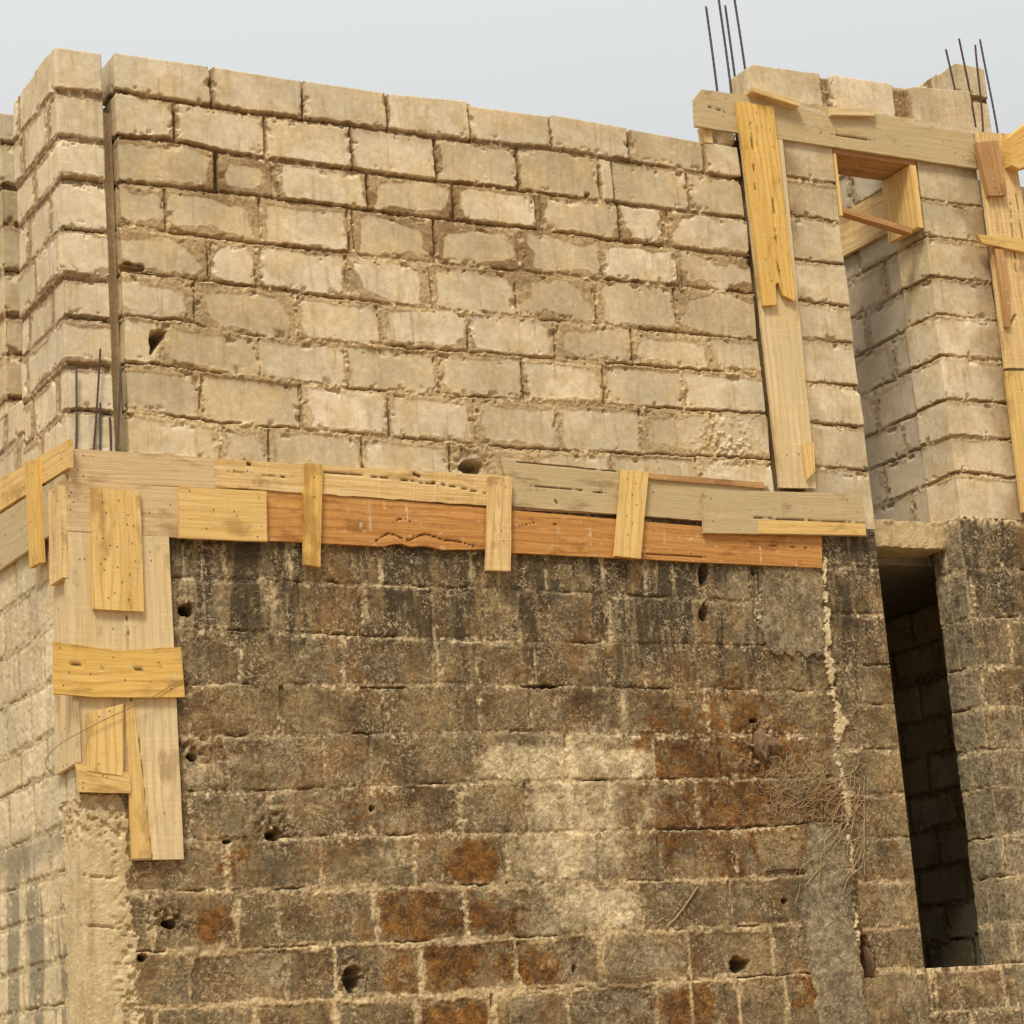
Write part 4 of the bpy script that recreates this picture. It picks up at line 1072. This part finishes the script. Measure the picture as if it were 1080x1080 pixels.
# --- side of the house
plank('formwork_board', 'yellow upper formwork board on the side of the house', [(-30, 523), (72, 463), (72, 493), (-30, 557)], ('X', -.027), 'pine', group=GF, nails=5)
plank('formwork_board', 'grey cement-splashed lower formwork board on the side of the house', [(-30, 562), (66, 500), (68, 553), (-30, 622)], ('X', -.030), 'grey_board', group=GF, nails=4)
plank('cleat', 'tall thin yellow cleat on the side of the house, further from the corner', [(26, 487), (37.5, 484), (42, 593), (31, 599)], ('X', -.056), 'pine_deep', t=.03, cat='cleat', group=GC, nails=3)
plank('cleat', 'tall thin yellow cleat on the side of the house, right at the corner', [(51, 518), (63, 512), (66, 609), (52, 618)], ('X', -.060), 'pine_rough', t=.03, cat='cleat', group=GC, nails=3)
plank('column_board', 'pale board on the side face of the corner column, above the crosswise board', [(54, 600), (68, 592), (76, 690), (58, 698)], ('X', -.026), 'pale_board', grain='v', group=GB, nails=3)
plank('column_board', 'pale board on the side face of the corner column, below the crosswise board', [(57, 720), (77, 716), (80, 804), (58, 818)], ('X', -.028), 'pale_board', grain='v', group=GB, nails=4)
# --- column formwork, middle and right
plank('lintel_board', 'long weathered board nailed across the top over the small opening', [(732, 93), (1032, 135), (1033, 178), (734, 133)], ('Y', Y1), 'grey_board', cat='board', nails=8, rough=.0025, step=.009, cracks=[(.003, [(745, 112), (765, 118)]), (.003, [(860, 140), (940, 150)])], runs=[(.03, [(960, 128), (1030, 138)]), (.012, [(845, 112), (870, 120)])], prof={'l': [(0, -.055), (.28, 0), (1, 0)]})
plank('column_board', 'bright yellow upright board with a splintered lower end, over the lintel board', [(777, 107), (816, 112), (838, 312), (806, 322)], ('Y', Y2), 'pine_deep', cat='board', grain='v', nails=10, step=.01, rough=.003,
      cracks=[(.003, [(822, 292), (818, 240), (814, 190)]), (.003, [(792, 130), (797, 200)])], prof={'b': [(0, 0), (.38, .02), (.40, .015), (.43, -.10), (.55, -.12), (.62, -.03), (.8, .0), (.97, .03), (1, .02)]})
plank('column_board', 'pale upright board running from the splintered board down to the beam', [(780, 128), (824, 130), (861, 515), (823, 514)], ('Y', Y1 + .003), 'pale_board', cat='board', grain='v', nails=7, rough=.003)
plank('wood_splinter', 'small yellow splinter at the foot of the pale upright board', [(847, 468), (858, 466), (860, 497), (852, 505)], ('Y', Y2 + .004), 'pine', cat='splinter', grain='v', t=.018, step=.008)
plank('wood_scrap', 'slanting scrap of wood on the top edge of the lintel board', [(793, 91), (845, 107), (843, 112), (793, 96)], ('Y', -.085), 'pine_rough', t=.075, cat='scrap', rough=.003)
plank('wood_scrap', 'small level scrap of wood on the top edge of the lintel board', [(877, 113), (923, 113), (922, 122), (877, 121)], ('Y', -.06), 'pale_board', t=.05, cat='scrap', rough=.002)
plank('wood_scrap', 'stub of wood under the left end of the lintel board', [(741, 133), (750, 135), (752, 151), (744, 150)], ('Y', .0), 'pine_rough', grain='v', t=.06, cat='scrap', step=.008)
plank('column_board', 'wide yellow upright board at the right edge, ending halfway down', [(1030, 139), (1066, 141), (1112, 388), (1061, 388)], ('Y', Y2 - .002), 'pine_rough', grain='v', cat='board', nails=7, rough=.004, step=.009, cracks=[(.008, [(1052, 268), (1057, 300), (1061, 330), (1066, 342), (1071, 332)]), (.004, [(1072, 205), (1080, 260)]), (.004, [(1066, 215), (1072, 290)])])
plank('column_board', 'lower yellow upright board at the right edge below the wide one', [(1061, 391), (1100, 391), (1118, 546), (1079, 540)], ('Y', Y2 + .006), 'pine', grain='v', cat='board', nails=5)
plank('cleat', 'short reddish cleat on the wide upright board at the right edge', [(1030, 150), (1053, 148), (1062, 206), (1043, 206)], ('Y', Y3 - .012), 'red_board', t=.035, cat='cleat', grain='v', nails=2)
plank('cleat', 'pale crosswise cleat with a pointed end on the right edge board', [(1031, 247), (1100, 254), (1100, 270), (1036, 256)], ('Y', Y3 - .004), 'pine', t=.026, cat='cleat', nails=2)
plank('timber_block', 'chunky orange-yellow timber end in the upper right corner', [(1065, 144), (1105, 112), (1105, 168), (1067, 177)], ('Y', -.12), 'pine_deep', t=.09, cat='timber', step=.012, prof={'b': [(0, -.02), (.2, .02), (1, 0)]})
plank('bark_strip', 'curling strip of bark hanging on the right edge board', [(1049, 262), (1058, 262), (1066, 345), (1060, 345)], ('Y', -.075), 'red_board', grain='v', t=.012, cat='bark', rough=.005, bow=-.015, step=.01)


def world_board(name, label, lo, hi, mat, grain, cat='board'):
    _seed[0] += 1; sd = _seed[0]
    lo = np.array(lo); hi = np.array(hi); ctr = (lo + hi) / 2; n = 8
    V = []; Q = []; W = []
    gi = 'xyz'.index(grain); oth = [i for i in range(3) if i != gi]
    for k in range(n + 1):
        t_ = k / n
        for a, b_ in ((0, 0), (1, 0), (1, 1), (0, 1)):
            p = np.zeros(3); p[gi] = lo[gi] + (hi[gi] - lo[gi]) * t_
            p[oth[0]] = (lo, hi)[a][oth[0]] + .003 * (random.Random(sd * 99 + k).random() - .5); p[oth[1]] = (lo, hi)[b_][oth[1]]
            V.append(p - ctr); W.append((p[gi] + sd, p[oth[0]] + p[oth[1]] + sd * 1.7, sd * 2.3, 1))
    for k in range(n):
        for j in range(4):
            a = 4 * k + j; b_ = 4 * k + (j + 1) % 4; Q.append((a, b_, b_ + 4, a + 4))
    Q.append((3, 2, 1, 0)); Q.append((4 * n, 4 * n + 1, 4 * n + 2, 4 * n + 3))
    me = quad_mesh(name, np.array(V), np.array(Q), (), {'W': np.array(W)}, smooth=False); me.materials.append(M[mat])
    o = bpy.data.objects.new(name, me); o.location = ctr; COL.objects.link(o)
    return tag(o, label, cat)


world_board('soffit_board', 'red-brown soffit board under the lintel board of the small opening', (4.99, -.001, 2.216), (5.64, .285, 2.262), 'red_board', 'x')
world_board('side_board', 'upright yellow board closing the right side of the small opening', (5.585, -.012, 1.79), (5.632, .285, 2.210), 'pine', 'z')
world_board('side_board', 'thin yellow upright board on the left edge of the small opening', (4.988, -.01, 1.80), (5.006, .285, 2.210), 'pine', 'z')
plank('brace', 'slim brace bridging the small opening between its side boards', [(886, 217), (962, 240), (962, 246), (886, 223)], ('Y', .02), 'red_board', t=.06, cat='brace', rough=.001)
plank('formwork_board', 'yellow board on the inner cross wall seen through the small opening', [(878, 230), (950, 190), (955, 235), (878, 276)], ('X', 5.64), 'pine_rough', t=.03, group=GF, grain='h', nails=2)


# ------------------------------------------------------------------ rebars, wire, roots
def tube(pts, r, n=6):
    pts = np.asarray(pts, float); V = []; Q = []
    d = np.gradient(pts, axis=0); d /= np.linalg.norm(d, axis=1)[:, None] + 1e-9
    for p, t_ in zip(pts, d):
        a = np.cross(t_, [.31, .9, .2]); a /= np.linalg.norm(a); b_ = np.cross(t_, a)
        for i in range(n):
            an = 2 * math.pi * i / n; V.append(p + r * (math.cos(an) * a + math.sin(an) * b_))
    for k in range(len(pts) - 1):
        for i in range(n): Q.append((k * n + i, k * n + (i + 1) % n, (k + 1) * n + (i + 1) % n, (k + 1) * n + i))
    return V, Q


def rebar(label, p0, p1, group, mat='rust', r=.0058, bend=.01):
    p0 = np.array(p0); p1 = np.array(p1); n = max(40, int(np.linalg.norm(p1 - p0) / .02))
    t_ = np.linspace(0, 1, n)[:, None]
    sd = random.random()
    pts = p0 + (p1 - p0) * t_ + np.array([1, .3, 0]) * bend * np.sin(t_ * (3 + 2 * sd))
    n_ = 8
    V, Q = tube(pts, r, n_)
    V = np.array(V); c = np.repeat(pts, n_, 0)
    k = np.repeat(np.arange(n) % 2, n_)
    V = c + (V - c) * (1 + .14 * k)[:, None]       # rolled ribs
    Q = Q + [tuple(range(n_ - 1, -1, -1))[:4], tuple(range((n - 1) * n_, (n - 1) * n_ + 4))]
    ng = [list(range(n_ - 1, -1, -1)), list(range((n - 1) * n_, n * n_))]
    ctr = p0
    me = quad_mesh('rebar', V - ctr, np.array(Q[:-2]), ng, None, True); me.materials.append(M[mat])
    o = bpy.data.objects.new('rebar', me); o.location = ctr; COL.objects.link(o)
    return tag(o, label, 'rebar', group)


random.seed(4)
GR1 = 'rebars above the middle column'; GR2 = 'rebars above the right column'; GR3 = 'rebar stubs at the left corner'
for lab, b0, t0, y in (('leftmost and separate of the four rods over the middle column', (757, 110), (745, 7), .10), ('tallest rod over the middle column, second from the left', (772, 110), (757, -8), .05),
                       ('shorter rod over the middle column, third from the left', (777.5, 110), (765.5, 6), .16), ('right-hand rod over the middle column, before the top block', (788, 96), (774, -6), .08)):
    a = at(*b0, 'Y', y); b_ = at(*t0, 'Y', y); a2 = a + (a - b_) / np.linalg.norm(a - b_) * .45
    rebar(lab, a2, b_, GR1, 'steel', .0072)
for lab, b0, t0, y in (('leftmost short rod in front of the rear pillar', (1006.5, 95), (997.5, 52), .42), ('tall rod leaning across the left of the rear pillar', (1023, 102), (1012, 41), .38),
                       ('short rod leaning across the right of the rear pillar', (1034, 108), (1029.5, 48), .45), ('rightmost rod beside the rear pillar, against the sky', (1051, 137), (1034.5, 42), .10)):
    a = at(*b0, 'Y', y); b_ = at(*t0, 'Y', y); a2 = a + (a - b_) / np.linalg.norm(a - b_) * .3
    rebar(lab, a2, b_, GR2, 'steel' if 'rightmost' in lab else 'rust', .0068)
for lab, b0, t0, y, m in (('grey stub before the corner pier, first from the left', (80, 485), (81, 390), -.016, 'steel'), ('rusty tallest stub before the corner pier', (98, 485), (106, 368), -.022, 'rust'),
                          ('short grey stub before the corner pier, right of the rusty one', (105, 485), (106, 425), -.016, 'steel'), ('thin dark stub in the gap beside the long wall', (117, 485), (116, 440), -.012, 'rust'),
                          ('grey stub against the left end of the long wall', (123, 485), (127.5, 386), -.016, 'steel')):
    rebar(lab, at(*b0, 'Y', y), at(*t0, 'Y', y), GR3, m, .005, .002)

wp = [(193, 707), (203, 699), (207, 703), (203, 712), (195, 716), (182, 722), (165, 733), (150, 741), (130, 750), (108, 760), (85, 772), (65, 783), (53, 793), (47, 803), (50, 812), (58, 818)]
wp = np.array(wp, float)
tt = np.linspace(0, len(wp) - 1, 120)
W3 = []
for q in tt:
    x = np.interp(q, range(len(wp)), wp[:, 0]); y = np.interp(q, range(len(wp)), wp[:, 1])
    W3.append(at(x, y, 'Y', Y2 - .012 - (.0 if x > 85 else .0)))
W3 = np.array(W3)
for _ in range(6): W3[1:-1] = .25 * W3[:-2] + .5 * W3[1:-1] + .25 * W3[2:]
V, Q = tube(W3, .0022, 5)
c0 = W3.mean(0)
me = quad_mesh('binding_wire', np.array(V) - c0, np.array(Q), (), None, True); me.materials.append(M['wire'])
o = bpy.data.objects.new('binding_wire', me); o.location = c0; COL.objects.link(o)
tag(o, 'thin loop of tie wire hanging across the corner column boards', 'wire')

rr = np.random.RandomState(3)
V = []; Q = []; nb = 0
def grow(x, y, dx, dy, n, r, curl, st=2.2):
    global nb
    pts = []; yy = -.004 - .010 * rr.rand(); a = math.atan2(dy, dx); w = rr.randn() * curl
    for k in range(n):
        pts.append(at(x, y, 'Y', yy)); w = w * .85 + rr.randn() * curl; a += w
        x += st * math.cos(a); y += st * math.sin(a)
        if x > 912: a = math.pi / 2 + .3; x = 912
        yy = min(-.004, max(-.022, yy + .003 * rr.randn()))
    v, q = tube(pts, r, 4)
    V.extend(v); Q.extend([tuple(i + nb for i in f) for f in q]); nb += len(v)
for i in range(120):
    grow(rr.normal(852, 26), rr.normal(836, 17), rr.randn(), rr.randn() * .6, rr.randint(6, 18), rr.uniform(.0008, .0019), .16)
for i in range(26):
    grow(rr.uniform(884, 908), rr.uniform(795, 850), .16 + .1 * rr.randn(), 1, rr.randint(25, 62), rr.uniform(.0014, .0032), .06)
for i in range(22):
    grow(rr.uniform(800, 850), rr.uniform(800, 840), 1, .2 + .4 * rr.randn(), rr.randint(10, 30), rr.uniform(.001, .002), .15)
V = np.array(V); c0 = V.mean(0)
me = quad_mesh('dry_roots', V - c0, np.array(Q), (), None, True); me.materials.append(M['root'])
o = bpy.data.objects.new('dry_roots', me); o.location = c0; COL.objects.link(o)
tag(o, 'tangle of dry climbing roots clinging to the stained lower wall', 'roots')


def chunk(name, label, cat, pts, y, thick, mat, seed):
    """splintered lump: an uneven faceted body standing out of the wall"""
    rg = np.random.RandomState(seed)
    c = np.mean([at(*p, 'Y', y) for p in pts], 0); n = len(pts)
    V = []; Fc = []
    for d, s in ((.06, 1.05), (0, 1.), (-thick * .7, .8), (-thick, .45)):
        for p in pts:
            q = at(*p, 'Y', y); V.append((q - c) * s + np.array([rg.randn() * .004, d + rg.randn() * .006, rg.randn() * .004]))
    for k in range(3):
        for i in range(n): Fc.append((k * n + i, k * n + (i + 1) % n, (k + 1) * n + (i + 1) % n, (k + 1) * n + i))
    Fc.append(tuple(range(3 * n, 4 * n))); Fc.append(tuple(range(n - 1, -1, -1)))
    me = raw_mesh(name, V, Fc, smooth=False); me.materials.append(M[mat])
    o = bpy.data.objects.new(name, me); o.location = c; COL.objects.link(o)
    return tag(o, label, cat)


chunk('wood_stub', 'broken stub of rotten wood sticking out of the stained wall', 'wood stub', [(796, 772), (802, 768), (806, 778), (811, 782), (809, 795), (805, 806), (799, 796), (795, 786)], 0., .035, 'stub', 2)
chunk('wood_stub', 'dark splinter of wood jammed in the slot low on the right jamb', 'wood stub', [(910, 998), (914, 992), (918, 1008), (922, 1022), (918, 1028), (914, 1014)], .05, .04, 'stub', 5)
chunk('wood_stub', 'dark knob beside the broken stub of rotten wood', 'wood stub', [(812, 776), (818, 779), (823, 786), (821, 793), (814, 794), (811, 786)], 0., .025, 'stub', 9)
chunk('mortar_clump', 'crumbly mortar clump under the left end of the lintel board', 'mortar', [(752, 137), (764, 139), (775, 143), (776, 152), (768, 154), (756, 152)], .03, .03, 'bead', 7)

def strand(name, label, cat, pts, y, r, mat):
    P_ = np.array([at(a_, b_, 'Y', y) for a_, b_ in pts]); tt_ = np.linspace(0, len(P_) - 1, 40)
    P_ = np.stack([np.interp(tt_, range(len(P_)), P_[:, i]) for i in range(3)], 1)
    for _ in range(4): P_[1:-1] = .25 * P_[:-2] + .5 * P_[1:-1] + .25 * P_[2:]
    v_, q_ = tube(P_, r, 6); c_ = P_.mean(0)
    m_ = len(v_)
    me_ = quad_mesh(name, np.array(v_) - c_, np.array(q_), [list(range(5, -1, -1)), list(range(m_ - 6, m_))], None, True); me_.materials.append(M[mat])
    o_ = bpy.data.objects.new(name, me_); o_.location = c_; COL.objects.link(o_)
    return tag(o_, label, cat)


strand('dry_twig', 'single pale dry root slanting up the lower wall left of the square hole', 'twig', [(702, 978), (713, 968), (722, 956), (730, 944), (736, 935)], -.006, .0042, 'root')
strand('iron_pin', 'short level iron pin stuck in the lower wall under the roots', 'pin', [(808, 919), (820, 917), (834, 917), (847, 916.5)], -.012, .0055, 'rust')
strand('pipe_end', 'tiny white pipe end in the rubbly wall right of the broken wood stub', 'pipe', [(842.6, 779.4), (843.4, 779.6), (844.2, 779.8)], -.008, .011, 'white')

# ------------------------------------------------------------------ ground
me = raw_mesh('ground', [(-300, -300, GROUND), (300, -300, GROUND), (300, 300, GROUND), (-300, 300, GROUND)], [(0, 1, 2, 3)], smooth=False)
me.materials.append(M['earth'])
tag(link(bpy.data.objects.new('ground', me)), kind='structure')

# ------------------------------------------------------------------ light
SUN_EL, SUN_AZ = math.radians(55), math.radians(222)       # azimuth measured clockwise from +Y
to_sun = np.array([math.cos(SUN_EL) * math.sin(SUN_AZ), math.cos(SUN_EL) * math.cos(SUN_AZ), math.sin(SUN_EL)])
w = bpy.data.worlds.new("World"); scene.world = w; w.use_nodes = True
nt = w.node_tree; bg = nt.nodes['Background']
sky = nt.nodes.new('ShaderNodeTexSky'); sky.sky_type = 'NISHITA'; sky.sun_disc = False
sky.sun_elevation = SUN_EL; sky.sun_rotation = SUN_AZ; sky.air_density = 1.; sky.dust_density = 4.; sky.ozone_density = 1.
# thin overcast: the blue sky is mostly replaced by an even pale cloud sheet, brighter overhead
geo = nt.nodes.new('ShaderNodeNewGeometry'); sep = nt.nodes.new('ShaderNodeSeparateXYZ')
tc = nt.nodes.new('ShaderNodeTexCoord'); nt.links.new(tc.outputs['Generated'], sep.inputs[0])
mr = nt.nodes.new('ShaderNodeMapRange'); nt.links.new(sep.outputs['Z'], mr.inputs[0])
mr.inputs[1].default_value = .25; mr.inputs[2].default_value = 1.; mr.inputs[3].default_value = 1.; mr.inputs[4].default_value = 2.2
cl = nt.nodes.new('ShaderNodeMix'); cl.data_type = 'RGBA'; cl.blend_type = 'MULTIPLY'; cl.inputs[0].default_value = 1.
cl.inputs[6].default_value = (6.1, 6.22, 6.2, 1); nt.links.new(mr.outputs[0], cl.inputs[7])
mx = nt.nodes.new('ShaderNodeMix'); mx.data_type = 'RGBA'; mx.inputs[0].default_value = .93
nt.links.new(sky.outputs[0], mx.inputs[6]); nt.links.new(cl.outputs[2], mx.inputs[7])
nz = nt.nodes.new('ShaderNodeTexNoise'); nz.inputs['Scale'].default_value = 1.6; nz.inputs['Detail'].default_value = 3
nr = nt.nodes.new('ShaderNodeMapRange'); nr.inputs[3].default_value = .94; nr.inputs[4].default_value = 1.06
nt.links.new(tc.outputs['Generated'], nz.inputs['Vector']); nt.links.new(nz.outputs['Fac'], nr.inputs[0])
m2 = nt.nodes.new('ShaderNodeMix'); m2.data_type = 'RGBA'; m2.blend_type = 'MULTIPLY'; m2.inputs[0].default_value = 1.
nt.links.new(mx.outputs[2], m2.inputs[6]); nt.links.new(nr.outputs[0], m2.inputs[7])
nt.links.new(m2.outputs[2], bg.inputs['Color']); bg.inputs['Strength'].default_value = .1

import mathutils
sd_ = bpy.data.lights.new('sun', 'SUN'); sd_.energy = 3.6; sd_.angle = math.radians(14); sd_.color = (1., .915, .765)
so = bpy.data.objects.new('sun', sd_); COL.objects.link(so)
so.rotation_euler = mathutils.Vector(-to_sun).to_track_quat('-Z', 'Y').to_euler()

# ------------------------------------------------------------------ camera
cam = bpy.data.cameras.new('camera'); co = bpy.data.objects.new('camera', cam); COL.objects.link(co)
cam.sensor_fit = 'HORIZONTAL'; cam.sensor_width = 36.; cam.lens = F / 1080 * 36.; cam.clip_end = 2000.; cam.clip_start = .1
rot = mathutils.Matrix([[R[0, i], -R[1, i], -R[2, i]] for i in range(3)])
co.matrix_world = mathutils.Matrix.Translation(C.tolist()) @ rot.to_4x4()
scene.camera = co

scene.view_settings.view_transform = 'Standard'; scene.view_settings.look = 'None'
scene.view_settings.exposure = 0.; scene.view_settings.gamma = 1.
scene.render.engine = 'CYCLES'; scene.cycles.max_bounces = 6; scene.cycles.diffuse_bounces = 4; scene.cycles.use_denoising = True
